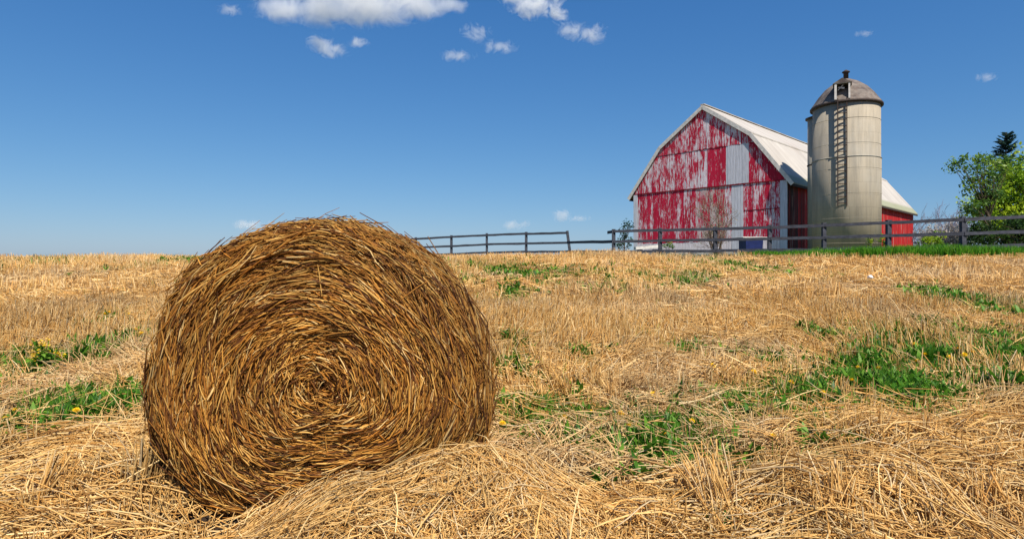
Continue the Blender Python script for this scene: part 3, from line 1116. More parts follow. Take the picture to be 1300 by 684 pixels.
def bias_mid(y):
    b = random.uniform(-.045, .045)
    if 4.3 < y < 5.6: b += .07
    if 5.6 < y < 6.6: b -= .05
    if y > 8.6: b -= .0
    if y < 2.6: b += .10
    return (b, random.random(), 0.08 * random.random())


def bias_top(y):
    return (random.uniform(-.04, .06), random.random(), .05)


inset = .06
for r_ in ((0.5, 3.0), (3.85, BW - .4)):
    boards_x0(r_, 0, .05, .24, [], bias_low, 'gable_boards', M['wall'], barn, lambda y: T1 + .02, 1.25)
for r_ in ((0.15, 2.6), (4.25, BW - .15)):
    boards_x0(r_, 0, .075, .24, [], bias_mid, 'gable_boards', M['wall'], barn, lambda y: min(T2 + .02, roof_z(y) - .1), T1)
g3 = boards_x0((1.2, BW - 1.2), 0, .10, .24, [], bias_top, 'gable_boards', M['wall'], barn, lambda y: roof_z(y) - .08, T2)
for r_ in ((0.5, 3.0), (3.85, BW - .4)):
    boards_x0(r_, -.0, .045, .24, [], lambda y: (-.28 + random.uniform(-.05, .05), random.random(), .1), 'skirt_boards', M['wall'], barn, lambda y: 1.25, .55)
# bare grey board panels
panel = boards_x0((2.6, 4.25), 0, .085, .21, [], lambda y: (0, 0, 0), 'loft_door', M['greyboard'], barn, lambda y: min(8.15, roof_z(y) - .12), T1 + .05)
tag(panel, 'bare grey board loft door without paint')
p2 = boards_x0((3.0, 3.85), 0, .06, .21, [], lambda y: (0, 0, 0), 'plank_panel', M['greyboard'], barn, lambda y: T1 - .03, .6)
tag(p2, 'narrow panel of bare grey planks')
for z_, ya, yb in ((T1, .1, BW - .1), (T2, 2.12, 2.6), (T2, 4.25, BW - 2.12), (3.3, .5, 2.95)):
    m = MB(); m.box((-.085 if z_ > 5 else -.062, (ya + yb) / 2, z_ + .02), (.03 if z_ > 5 else .02, yb - ya, .07 if z_ > 5 else .05)); m.build('seam_batten', M['batten'], barn)
for y0 in (0.0, BW - .38):
    m = MB(); m.box((-.04, y0 + (.24 if y0 == 0 else .19), (T1 + .6) / 2), (.11, .46 if y0 == 0 else .34, T1 - .62)); m.build('corner_board', M['greyboard'], barn)
# small red planked wicket door low right
# backing walls keep daylight out
m = MB()
m.prism([(0.0, .0, .3), (0.0, BW, .3), (0.0, BW, EAVE - .02), (0.0, BW - KN, KZ - .03), (0.0, BW / 2, RIDGE - .03), (0.0, KN, KZ - .03), (0.0, 0, EAVE - .02)], (.10, 0, 0))
m.build('gable_backing', M['dark'], barn)


def side_boards():
    Vs, Fs, Cs = [], [], []
    x = .02; o = 0
    while x < BL - .05:
        w = min(.26 * random.uniform(.8, 1.2), BL - x)
        a, b = x + .006, x + w - .006; x += w
        d = .05 + random.uniform(-.01, .01); zl = .55 + random.uniform(-.03, .03)
        Vs.append(np.array([(a, -d, zl), (b, -d, zl), (b, -d, EAVE), (a, -d, EAVE), (a, 0, zl), (b, 0, zl), (b, 0, EAVE), (a, 0, EAVE)]))
        Fs.append(np.array([(0, 1, 2, 3), (0, 4, 5, 1), (1, 5, 6, 2), (2, 6, 7, 3), (3, 7, 4, 0), (4, 7, 6, 5)]) + o); o += 8
        Cs.append(np.tile(np.array((random.uniform(-.1, .1), random.random(), max(0, 1 - a / 3.0) if 1.55 > a or a > 1.9 else 0)), (8, 1)))  # blue channel: painted silo shadow, left out along one bright strip
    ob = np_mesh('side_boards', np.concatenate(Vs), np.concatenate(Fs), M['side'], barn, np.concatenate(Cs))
    ob.data.polygons.foreach_set('use_smooth', np.zeros(len(ob.data.polygons), dtype=bool))
    tag(ob, 'worn red boards of the long side wall, darkened by painted shade near the corner')


side_boards()
m = MB(); m.box((BL / 2, .09, EAVE / 2 + .15), (BL - .24, .16, EAVE - .35)); m.build('side_backing', M['dark'], barn)
m = MB(); m.box((BL / 2, BW - .09, EAVE / 2 + .15), (BL - .24, .16, EAVE - .35)); m.build('rear_side_wall', M['side'], barn)
m = MB(); m.prism([(BL, .0, .3), (BL, BW, .3), (BL, BW, EAVE - .02), (BL, BW - KN, KZ - .03), (BL, BW / 2, RIDGE - .03), (BL, KN, KZ - .03), (BL, 0, EAVE - .02)], (-.10, 0, 0)); m.build('rear_gable_wall', M['side'], barn)

k = NT('field_stone')
vo = k.n('ShaderNodeTexVoronoi', feature='DISTANCE_TO_EDGE'); vo.inputs['Scale'].default_value = 2.2; k.l(k.obj(), vo.inputs['Vector'])
nz = k.noise(k.obj(), 1.6, 4)
st = k.ramp(nz, [(.3, (0.30, 0.26, 0.22)), (.7, (0.58, 0.54, 0.49))])
k.color(k.mix(k.ramp(vo.outputs['Distance'], [(.0, 0.0), (.06, 1.0)]), (0.16, 0.14, 0.12), st)); k.bump(vo.outputs['Distance'], .06)
M['stone'] = k.m
m = MB()
m.box((.14, BW / 2, .05), (.36, BW + .1, 1.0)); m.box((BL / 2 + .2, .14, .05), (BL - .3, .34, 1.0)); m.box((BL / 2 + .2, BW - .14, .05), (BL - .3, .34, 1.0))
m.build('foundation', M['stone'], barn)


def roof():
    k = NT('weathered_metal_roof')
    v = k.obj()
    sep = k.n('ShaderNodeSeparateXYZ'); k.l(v, sep.inputs[0])
    rib = k.math('PINGPONG', sep.outputs['X'], 0.12)
    n1 = k.noise(k.obj((1.2, .25, .25)), 1.0, 5, .6)
    n2 = k.noise(v, .25, 3)
    c = k.ramp(n1, [(.3, (0.36, 0.325, 0.285)), (.7, (0.50, 0.46, 0.41))])
    c = k.mix(k.ramp(n2, [(.5, 0.0), (.75, .4)]), c, (0.36, 0.28, 0.22))
    sh = k.n('ShaderNodeTexWave'); sh.inputs['Scale'].default_value = .26; sh.inputs['Distortion'].default_value = .0
    c = k.mix(k.ramp(rib, [(.0, .5), (.02, 0.0)]), c, (0.3, 0.27, 0.24))
    # moss along the eave
    lo = k.ramp(k.math('ADD', k.math('MULTIPLY', sep.outputs['Z'], -1.0), k.math('MULTIPLY_ADD', n1, .5, EAVE + .1)), [(.0, 0.0), (.3, .7)])
    c = k.mix(lo, c, (0.22, 0.24, 0.12))
    k.color(c)
    k.b.inputs['Roughness'].default_value = .6
    k.bump(rib, .05, .6)
    ov, t = .2, .09
    x0, x1 = -ov, BL + ov
    dn = (KZ - EAVE) / KN
    prof = [(-.38, EAVE - .38 * dn), (KN, KZ), (BW / 2, RIDGE), (BW - KN, KZ), (BW + .38, EAVE - .38 * dn)]
    up = [(p[0], p[1] + t) for p in prof]
    # upper pair and lower pair as sheets; the upper laps 6 cm over the lower
    def sheet(a, b, name, lift=0.0, ext=0.0):
        m = MB()
        d = Vector((0, b[0] - a[0], b[1] - a[1])).normalized()
        a2 = Vector((0, a[0], a[1] + lift)) - d * ext; b2 = Vector((0, b[0], b[1] + lift))
        n = 60
        rows = []
        for i in range(n + 1):
            x = x0 + (x1 - x0) * i / n
            j = random.uniform(-.012, .012) * 1.5
            rows.append([m.bm.verts.new((x, p.y, p.z + q + j * (r == 0))) for r, (p, q) in enumerate(((a2, 0), (b2, 0), (b2, t), (a2, t)))])
        for r0, r1 in zip(rows, rows[1:]):
            for kk in range(4):
                m.bm.faces.new([r0[kk], r0[(kk + 1) % 4], r1[(kk + 1) % 4], r1[kk]])
        m.bm.faces.new(rows[0]); m.bm.faces.new(rows[-1][::-1])
        return m.build(name, k.m, barn)
    sheet(prof[0], prof[1], 'roof_slope'); sheet(prof[4], prof[3], 'roof_slope')
    sheet(prof[1], prof[2], 'roof_slope', .055, .12); sheet(prof[3], prof[2], 'roof_slope', .055, .12)
    m = MB(); m.beam((x0, BW / 2, RIDGE + .16), (x1, BW / 2, RIDGE + .16), .34, .05, n=20, wob=.008); m.build('ridge_cap', k.m, barn)
    for a, b in zip(prof, prof[1:]):
        m = MB()
        m.beam((x0 - .025, a[0], a[1] - .04), (x0 - .025, b[0], b[1] - .04), .045, .26, up=Vector((0, 0, 1)))
        m.build('rake_board', M['trim'], barn)
    for yy, s in ((-.36, 1), (BW + .36, -1)):
        m = MB(); m.beam((x0 + .1, yy, EAVE - .36 * dn - .10), (x1, yy, EAVE - .36 * dn - .10), .05, .16); m.build('eave_board', M['rust'], barn)


roof()

# ------------------------------------------------------------------ THE SILO
SX, SY, SZ0 = 21.74, 40.0, 2.0
SR = 1.97
H_CYL = 11.83 - SZ0
silo = empty('silo', (SX, SY, SZ0), math.atan2(-SX, SY) * 1.0)   # local -Y looks at the viewer
silo.scale = (.955,) * 3; silo.location = (SX * .955, SY * .955, 1.96)
tag(silo, 'tall grey concrete silo with domed cap and rusty ladder beside the barn', 'silo')


def concrete(name, tone=(0.36, 0.308, 0.232)):
    k = NT(name)
    v = k.obj()
    sep = k.n('ShaderNodeSeparateXYZ'); k.l(v, sep.inputs[0])
    ang = k.math('ARCTAN2', sep.outputs['X'], sep.outputs['Y'])
    cv = k.n('ShaderNodeCombineXYZ'); k.l(k.math('MULTIPLY', ang, SR), cv.inputs[0]); k.l(sep.outputs['Z'], cv.inputs[1])
    br = k.n('ShaderNodeTexBrick'); br.offset = .5
    br.inputs['Scale'].default_value = 1.0; br.inputs['Mortar Size'].default_value = .008
    br.inputs['Brick Width'].default_value = .5; br.inputs['Row Height'].default_value = .78
    br.inputs['Mortar Smooth'].default_value = .4
    br.inputs['Color1'].default_value = (*tone, 1); br.inputs['Color2'].default_value = (*[c * .93 for c in tone], 1)
    br.inputs['Mortar'].default_value = (*[c * .66 for c in tone], 1)
    k.l(cv.outputs[0], br.inputs['Vector'])
    mp = k.n('ShaderNodeMapping'); mp.inputs['Scale'].default_value = (2.2, .22, 1); k.l(cv.outputs[0], mp.inputs[0])
    stain = k.noise(mp.outputs[0], 1.0, 6, .65, .3)
    blot = k.noise(v, .5, 5, .65)
    c = k.mix(k.ramp(stain, [(.42, .0), (.68, .55)]), br.outputs[0], tuple(x * .48 for x in (tone[0] * .9, tone[1] * .98, tone[2] * 1.1)))
    c = k.mix(k.ramp(blot, [(.45, .0), (.7, .45)]), c, (0.34, 0.32, 0.28))
    k.color(c)
    k.b.inputs['Roughness'].default_value = .9
    k.bump(k.math('ADD', stain, k.math('MULTIPLY', br.outputs['Fac'], -.5)), .02, .4)
    return k.m


M['conc'] = concrete('silo_concrete'); M['conc2'] = concrete('chute_concrete', (0.36, 0.33, 0.27))
Z_BAND = (340 - 204) / F * SY + EYE - SZ0
m = MB(); m.lathe([(SR + .03, -.3), (SR + .03, Z_BAND), (SR, Z_BAND + .03), (SR - .01, H_CYL)], 72, smooth=True); m.build('barrel', M['conc'], silo)
hz = 0.9
while hz < H_CYL - .3:
    m = MB(); rr = SR + (.03 if hz < Z_BAND else 0)
    m.lathe([(rr - .004, hz), (rr + .008, hz + .006), (rr + .008, hz + .016), (rr - .004, hz + .022)], 72, cap=False); m.build('hoop', M['conc'], silo)
    hz += 1.56
m = MB(); m.lathe([(SR + .02, Z_BAND - .05), (SR + .06, Z_BAND - .03), (SR + .05, Z_BAND + .0), (SR + .0, Z_BAND + .03)], 72, cap=False); m.build('band', M['conc2'], silo)
# dome: faceted sheets on a steep curve
k = NT('tarred_dome')
nz = k.noise(k.obj(), 1.2, 6, .7); n3 = k.noise(k.obj((3, 3, .4)), 1.5, 4)
c = k.ramp(nz, [(.35, (0.07, 0.055, 0.05)), (.65, (0.23, 0.195, 0.165))])
c = k.mix(k.ramp(n3, [(.5, 0.0), (.7, .5)]), c, (0.12, 0.075, 0.055))
k.color(c); k.bump(nz, .04, .5); k.b.inputs['Roughness'].default_value = .75
M['dome'] = k.m
m = MB()
m.lathe([(SR + .13, H_CYL - .06), (SR + .12, H_CYL + .03), (SR - .02, H_CYL + .22), (SR * .85, H_CYL + .64), (SR * .64, H_CYL + 1.13), (SR * .38, H_CYL + 1.53), (SR * .15, H_CYL + 1.76), (.12, H_CYL + 1.80)], 20, smooth=False)
m.build('dome', M['dome'], silo)
m = MB(); m.lathe([(SR + .05, H_CYL - .16), (SR + .15, H_CYL - .13), (SR + .15, H_CYL - .03), (SR + .05, H_CYL - .0)], 72); m.build('eave_ring', M['rust'], silo)
m = MB(); m.lathe([(.15, H_CYL + 1.74), (.15, H_CYL + 2.2), (.23, H_CYL + 2.22), (.23, H_CYL + 2.28), (.05, H_CYL + 2.4)], 16); m.build('vent', M['rust'], silo)
# dormer hatch
dx = -.20
dorm = empty('dormer', (0, 0, 0)); dorm.parent = silo
def part_empty_fix(o): return o
y_f = -SR - .06
m = MB()
w, h = .78, 1.0
zb = H_CYL + .06
for sx in (-1, 1):
    m.box((dx + sx * (w / 2), y_f + .75, zb + h / 2), (.07, 1.5, h))
m.build('cheek', M['trim'], dorm)
m = MB()
m.prism([(dx - w / 2 - .14, y_f - .1, zb + h - .02), (dx, y_f - .1, zb + h + .3), (dx + w / 2 + .14, y_f - .1, zb + h - .02), (dx, y_f - .1, zb + h + .24)][:3], (0, 2.0, 0))
m.build('dormer_roof', M['dome'], dorm)
m = MB(); m.box((dx, y_f + .55, zb + h / 2), (w - .08, .05, h)); m.build('opening', M['dark'], dorm)
m = MB()
m.box((dx - w / 2 + .02, y_f - .03, zb + h / 2), (.13, .07, h + .02)); m.box((dx + w / 2 - .0, y_f - .03, zb + h / 2), (.10, .07, h + .02)); m.box((dx, y_f - .032, zb + h - .0), (w, .07, .09))
m.build('dormer_frame', M['trim'], dorm)
m = MB()
m.beam((dx - .22, y_f + .2, zb + h * .78), (dx + .12, y_f + .1, zb + h * .68), .03, .10); m.beam((dx - .25, y_f + .2, zb + h * .6), (dx + .05, y_f + .15, zb + h * .9), .03, .05)
m.build('glint_slats', M['trim'], dorm)  # pale bars built in as the white glint inside the opening
# ladder
lad = empty('ladder', (0, 0, 0)); lad.parent = silo
zlo = (340 - 260) / F * (SY - SR) + EYE - SZ0
yl = -SR - .09
for sx in (-.25, .25):
    m = MB(); m.box((dx + sx, yl, (zlo + zb) / 2), (.065, .06, zb - zlo + .1)); m.build('ladder_rail', M['rust'], lad)
zz = zlo + .15
while zz < zb:
    m = MB(); m.box((dx, yl, zz), (.45, .045, .045)); m.build('rung', M['rust'], lad); zz += .40
for zz in (zlo + .02, zlo + 3, zlo + 6, zb - .3):
    for sx in (-.25, .25):
        m = MB(); m.box((dx + sx, yl + .05, zz), (.045, .10, .05)); m.build('bracket', M['rust'], lad)
# filling chute on the barn side
cw = silo.rotation_euler.z
rel = Matrix.Rotation(-cw, 4, 'Z') @ Vector((-.93, 1.75, 0))
ch = MB(); ch.lathe([(.66, -.3), (.66, H_CYL - .42)], 32, c=(rel.x, rel.y, 0)); och = ch.build('chute', M['conc2'], silo)
m = MB(); m.lathe([(.66, H_CYL - .42), (.80, H_CYL - .40), (.80, H_CYL - .30), (.3, H_CYL - .12)], 32, c=(rel.x, rel.y, 0)); m.build('chute_cap', M['rust'], och)
m = MB(); m.lathe([(.665, Z_BAND - .06), (.70, Z_BAND - .04), (.70, Z_BAND + .02), (.665, Z_BAND + .04)], 32, c=(rel.x, rel.y, 0), cap=False); m.build('chute_band', M['rust'], och)


# ------------------------------------------------------------------ FENCES
def frow(px, table):
    return float(np.interp(px, *zip(*table)))


TOP = [(480, 306.5), (528, 303.5), (573, 301), (618, 298.5), (668, 297), (720, 295.7), (779, 294), (838, 292.5), (908, 291), (977, 289), (1046, 286.5), (1128, 283), (1222, 279), (1300, 275.5), (1420, 270)]
MID = [(480, 316), (528, 314.5), (573, 312.5), (618, 310.5), (668, 309.3), (720, 308), (779, 306.7), (838, 305.7), (908, 304.4), (977, 303), (1046, 301.6), (1128, 299.5), (1222, 297), (1300, 294), (1420, 290)]


def fpt(px, table, off=0):
    Z = float(np.interp(px, FX, FZ)); p = pz(px, frow(px, table), Z)
    return p


def fence(posts, name, label, lean=None, extra_mid=None, top_over=None):
    p0 = fpt(posts[len(posts) // 2], TOP)
    base = Vector((p0.x, p0.y, g1(p0.x, p0.y)))
    root = empty(name, base)
    tag(root, label, 'fence', 'rail fences before the barn')
    for px in posts:
        t = fpt(px, TOP); gz = g1(t.x, t.y)
        m = MB()
        a = Vector((t.x, t.y, gz - .2)) - base; b = Vector((t.x, t.y, t.z + .11)) - base
        if lean and px in lean:
            a.x += lean[px]
        w = .14 * random.uniform(.9, 1.1)
        m.beam(a, b, w, w, up=Vector((0, 1, 0)), n=4, wob=.006); m.build('post', M['fence'], root)
    for tab, nm in ((TOP, 'rail'), (MID, 'rail'), (None, 'rail')):
        for a, b in zip(posts, posts[1:]):
            def q(px):
                if tab is None:
                    p = fpt(px, MID); return Vector((p.x, p.y, p.z - .47 * random.uniform(.95, 1.05)))
                p = fpt(px, tab); return p + Vector((0, 0, random.uniform(-.012, .012)))
            m = MB(); off = Vector((0, -.095, 0))
            pa, pb = q(a) - base + off, q(b) - base + off
            d = (pb - pa).normalized()
            m.beam(pa - d * (.0), pb - d * .012, .04, .118, n=5, wob=.008); m.build(nm, M['fence'], root)
    if extra_mid:
        for tab in (MID, None):
            a = fpt(extra_mid[0], MID); b = fpt(extra_mid[1], MID)
            if tab is None: a.z -= .47; b.z -= .47
            m = MB(); off = Vector((0, -.095, 0)); m.beam(a - base + off, b - base + off - (b - a).normalized() * .1, .04, .13, n=5, wob=.01); m.build('rail', M['fence'], root)
    if top_over:
        a = fpt(top_over[0], TOP); b = fpt(top_over[1], TOP); a.z -= .04
        m = MB(); off = Vector((0, -.095, 0)); m.beam(a - base + off, b - base + off, .04, .13, n=1); m.build('rail_end', M['fence'], root)
    return root


fence([484, 528, 573, 618, 668, 720], 'rail_fence', 'grey three-rail wooden fence stretch beside the bale, ending at a leaning post', lean={720: .22}, extra_mid=(720, 779))
fence([779, 838, 908, 977, 1046, 1128, 1222, 1318, 1420], 'rail_fence', 'long dark wooden rail fence running in front of barn and silo', top_over=(771, 779))


# ------------------------------------------------------------------ TREES AND SHRUBS
def limb(a, b, r0, r1, sag=.1, K=6):
    a = np.array(a, float); b = np.array(b, float)
    t = np.linspace(0, 1, K)[:, None]
    mid = (a + b) / 2 + np.random.default_rng(int(abs(b.sum() * 1000)) % 99999).normal(0, sag, 3) * np.linalg.norm(b - a)
    P = (1 - t) ** 2 * a + 2 * t * (1 - t) * mid + t ** 2 * b
    return P, np.linspace(r0, r1, K)


def leaf_cloud(C, Rad, per, size, pal):
    """leaves around clump centres C (n,3)"""
    n = len(C) * per
    d = rng.normal(0, 1, (n, 3)); d /= np.linalg.norm(d, axis=1, keepdims=True)
    p = np.repeat(C, per, 0) + d * (np.repeat(Rad, per) * rng.random(n) ** .45)[:, None]
    ax = rng.normal(0, 1, (n, 3)); ax /= np.linalg.norm(ax, axis=1, keepdims=True)
    sd = np.cross(ax, rng.normal(0, 1, (n, 3))); sd /= np.linalg.norm(sd, axis=1, keepdims=True)
    s = size * rng.lognormal(0, .25, n)
    P = np.stack([p - ax * (s / 2)[:, None], p, p + ax * (s / 2)[:, None]], 1)
    S = np.stack([sd * (s * .06)[:, None], sd * (s * .3)[:, None], sd * (s * .03)[:, None]], 1)
    cc = np.repeat(pal[rng.integers(0, len(pal), len(C))], per, 0) * rng.uniform(.7, 1.25, (n, 1))
    return ribbons_geo(P, S, cc)


def tree_from_lobes(name, label, base, lobes, Y, leaf, pal, nclump, per, trunk_r, crad, barkc=(0.10, 0.075, 0.05), depth=1.0, cat='tree', group=None):
    """lobes in photograph pixels (px, py, rx, ry) at depth Y; crowns get real thickness"""
    C = []
    for (px, py, rx, ry) in lobes:
        n = max(3, int(nclump * rx * ry / 900))
        c = pz(px, py, Y)
        rX, rZ = rx / F * Y, ry / F * Y
        d = rng.normal(0, 1, (n, 3)); d /= np.linalg.norm(d, axis=1, keepdims=True)
        rr = rng.random(n) ** .5
        C.append(np.array([c.x, c.y, c.z]) + d * rr[:, None] * np.array([rX, (rX + rZ) * .5 * depth, rZ]))
    C = np.concatenate(C)
    C = C[C[:, 2] > base[2] + .25]
    root = empty(name, base); tag(root, label, cat, group)
    L = np.array(base)
    top = C[:, 2].max()
    ctr = np.array([C[:, 0].mean(), C[:, 1].mean(), base[2] + (top - base[2]) * .75])
    Pt, rt = limb(np.array(base) - [0, 0, .2], ctr, trunk_r, trunk_r * .35, .05, 8)
    g = [tubes_geo(Pt[None], rt[None], np.array([barkc]), 8)]
    ks = rng.permutation(len(C))[: min(len(C), 90)]
    Ps, Rs = [], []
    for i in ks:
        a = Pt[int(np.clip(1 + (C[i, 2] - base[2]) / (top - base[2]) * 5, 1, 6))]
        P, r = limb(a, C[i], trunk_r * .28, .008, .1)
        Ps.append(P); Rs.append(r)
    g.append(tubes_geo(np.array(Ps), np.array(Rs), np.tile(np.array([barkc]), (len(ks), 1)), 4))
    V, q, c = join_geo(g)
    np_mesh('trunk', V, q, M['bark'], root, c).location = tuple(-L)
    V, q, c = leaf_cloud(C, crad * rng.uniform(.6, 1.3, len(C)), per, leaf, pal)
    np_mesh('crown', V, q, M['leaf'], root, c).location = tuple(-L)
    return root


def gp(px, Y):
    x = (px - CX) / F * Y
    return (x, Y, g1(x, Y))


SPRING = np.array([(0.26, 0.42, 0.02), (0.36, 0.52, 0.025), (0.16, 0.30, 0.02), (0.44, 0.56, 0.03), (0.10, 0.21, 0.02)])
tree_from_lobes('leafy_tree', 'bright spring green leafy tree at right edge behind the fence', gp(1300, 31), [(1300, 232, 40, 45), (1265, 262, 40, 32), (1345, 225, 55, 50), (1340, 275, 70, 40), (1290, 280, 50, 25)], 31, .12, SPRING, 40, 60, .16, .38)
DARKER = np.array([(0.09, 0.19, 0.03), (0.14, 0.26, 0.035), (0.06, 0.14, 0.035), (0.20, 0.32, 0.03)])
tree_from_lobes('branching_tree', 'loose darker green tree with open branches left of the bright tree', gp(1262, 29.5), [(1225, 210, 18, 12), (1247, 203, 18, 10), (1240, 228, 14, 10), (1262, 222, 18, 16), (1236, 262, 12, 18), (1255, 245, 14, 12), (1228, 240, 8, 6), (1272, 205, 14, 10)], 29.5, .12, DARKER, 44, 36, .075, .33)
HEDGE = np.array([(0.025, 0.06, 0.012), (0.04, 0.09, 0.015), (0.018, 0.045, 0.012), (0.06, 0.12, 0.02)])
tree_from_lobes('hedge_bush', 'dark green bush behind the fence under the bright tree', gp(1275, 26), [(1250, 298, 28, 18), (1300, 296, 40, 22), (1360, 294, 45, 25)], 26, .09, HEDGE, 70, 60, .05, .28, cat='bush')
tree_from_lobes('yellow_green_bush', 'small yellow-green bush between fence posts right of the barn', gp(1188, 24.5), [(1188, 304, 14, 8), (1178, 306, 9, 6)], 24.5, .07, SPRING, 90, 50, .02, .15, cat='bush')
tree_from_lobes('foot_weed', 'low green bush at the right foot of the silo', gp(1118, 27), [(1118, 305, 8, 7), (1104, 308, 8, 4)], 27, .07, SPRING * .8, 90, 40, .02, .14, cat='bush')
BLUEG = np.array([(0.03, 0.08, 0.045), (0.05, 0.11, 0.06), (0.02, 0.05, 0.03)])
tree_from_lobes('shrub', 'sparse dark shrub at the left corner of the barn', gp(793, 31), [(795, 292, 9, 14), (790, 308, 13, 10), (799, 285, 5, 6)], 31, .10, BLUEG, 90, 16, .04, .24, cat='bush')
tree_from_lobes('low_shrub', 'low green shrub at the foot of the barn gable behind the fence', gp(850, 29), [(848, 312, 12, 5)], 29, .07, DARKER, 90, 30, .02, .15, cat='bush')


def twiggy(name, label, base, height, spread, n0, colr, rad, dens=3, levels=3, buds=None, cat='bush', group=None):
    root = empty(name, base); tag(root, label, cat, group)
    segs = []; tips = []
    rs = np.random.default_rng(int(abs(base[0] * 977)) + 5)

    def grow(p, d, ln, r, lv):
        K = 5; P = [p]; 
        for i in range(K - 1):
            d = d + rs.normal(0, .16, 3); d[2] += .05; d /= np.linalg.norm(d)
            P.append(P[-1] + d * ln / (K - 1))
        segs.append((np.array(P), np.linspace(r, r * .45, K)))
        if lv == 0: tips.extend(P[2:]); return
        for i in range(dens + rs.integers(0, 3)):
            k = rs.integers(1, K)
            dd = d + rs.normal(0, spread, 3); dd /= np.linalg.norm(dd)
            grow(P[k], dd, ln * rs.uniform(.45, .75), r * .5, lv - 1)
    for i in range(n0):
        d = rs.normal(0, spread * .6, 3) + np.array([0, 0, 1.0]); d /= np.linalg.norm(d)
        grow(np.array([rs.normal(0, .06), rs.normal(0, .06), -.1]), d, height * rs.uniform(.45, .6), rad, levels)
    P = np.array([s[0] for s in segs]); r = np.array([s[1] for s in segs])
    V, q, c = tubes_geo(P, np.maximum(r, rad * .16), np.tile(np.array([colr]), (len(P), 1)), 3)
    np_mesh('branches', V, q, M['bark'], root, c)
    if buds is not None:
        t = np.array(tips); t = t[rs.permutation(len(t))[: buds[0]]]
        V, q, c = leaf_cloud(t, np.full(len(t), .06), 3, buds[1], buds[2])
        np_mesh('buds', V, q, M['leaf'], root, c)
    return root


BUD = np.array([(0.5, 0.42, 0.30), (0.36, 0.34, 0.16), (0.55, 0.48, 0.40)])
twiggy('bare_shrub', 'bare twiggy shrub standing in front of the barn gable', gp(912, 29), 2.7, .42, 7, (0.15, 0.10, 0.075), .034, 3, 3, (700, .035, BUD))
twiggy('bare_tree', 'thin grey leafless tree far off beside the bright leafy tree', gp(1213, 62), 6.0, .42, 6, (0.22, 0.20, 0.27), .08, 4, 3, None, 'tree')
twiggy('bare_tree', 'small grey leafless tree far off just right of the barn', gp(1172, 62), 4.9, .4, 4, (0.22, 0.21, 0.27), .07, 3, 3, None, 'tree')
twiggy('bare_tree', 'short grey leafless tree far off between its two taller neighbours', gp(1194, 64), 5.0, .4, 4, (0.22, 0.21, 0.27), .07, 3, 3, None, 'tree')
PALE = np.array([(0.62, 0.58, 0.56), (0.7, 0.66, 0.62), (0.5, 0.42, 0.38)])
twiggy('pale_shrub', 'pale blossoming shrub behind the fence left of the hedge', gp(1210, 33), 2.0, .5, 9, (0.22, 0.17, 0.14), .014, 4, 3, (2500, .08, PALE))
twiggy('pale_shrub', 'added pale shrub imitating bright low sky behind the fence close to the right end of the barn', gp(1186, 33), 1.6, .5, 8, (0.22, 0.17, 0.14), .014, 4, 3, (1800, .08, PALE))  # extra shrub added to imitate pale sky low behind the fence


def conifer(base, height, rmax):
    root = empty('conifer', base); tag(root, 'dark blue-green conifer tip rising behind the bright leafy tree', 'tree')
    P = np.array([[(0, 0, -.2), (0, 0, height * .5), (0, 0, height)]], float)
    V, q, c = tubes_geo(P, np.array([[.16, .09, .015]]), np.array([(0.07, 0.05, 0.035)]), 7)
    np_mesh('trunk', V, q, M['bark'], root, c)
    parts = []; z = height * .12
    Pn, Sn = [], []
    while z < height - .05:
        f = (height - z) / height
        for k in range(9):
            a = random.uniform(0, 6.28); ln = (rmax * f + .25) * random.uniform(.7, 1.1)
            up = random.uniform(.1, .7) + .7 * (1 - f)
            for j in range(26):
                t = (j + 1) / 26
                b = Vector((math.cos(a) * ln * t, math.sin(a) * ln * t, z + ln * t * (up - .35 * t)))
                for s in (-1, 1):
                    d = Vector((math.cos(a + s * .8), math.sin(a + s * .8), random.uniform(-.1, .5))) * random.uniform(.12, .24)
                    w = Vector((random.gauss(0, 1), random.gauss(0, 1), random.gauss(0, 1))).normalized() * .022
                    Pn.append((b, b + d * .5, b + d)); Sn.append((w, w, w * .3))
        z += .22 + .1 * f
    N = len(Pn)
    c = np.array([(0.025, 0.065, 0.05), (0.04, 0.09, 0.065), (0.018, 0.05, 0.05)])[rng.integers(0, 3, N)]
    V, q, c = ribbons_geo(np.array(Pn, float), np.array(Sn, float), c)
    np_mesh('crown', V, q, M['leaf'], root, c)


conifer(gp(1277, 40), 8.1, 1.9)

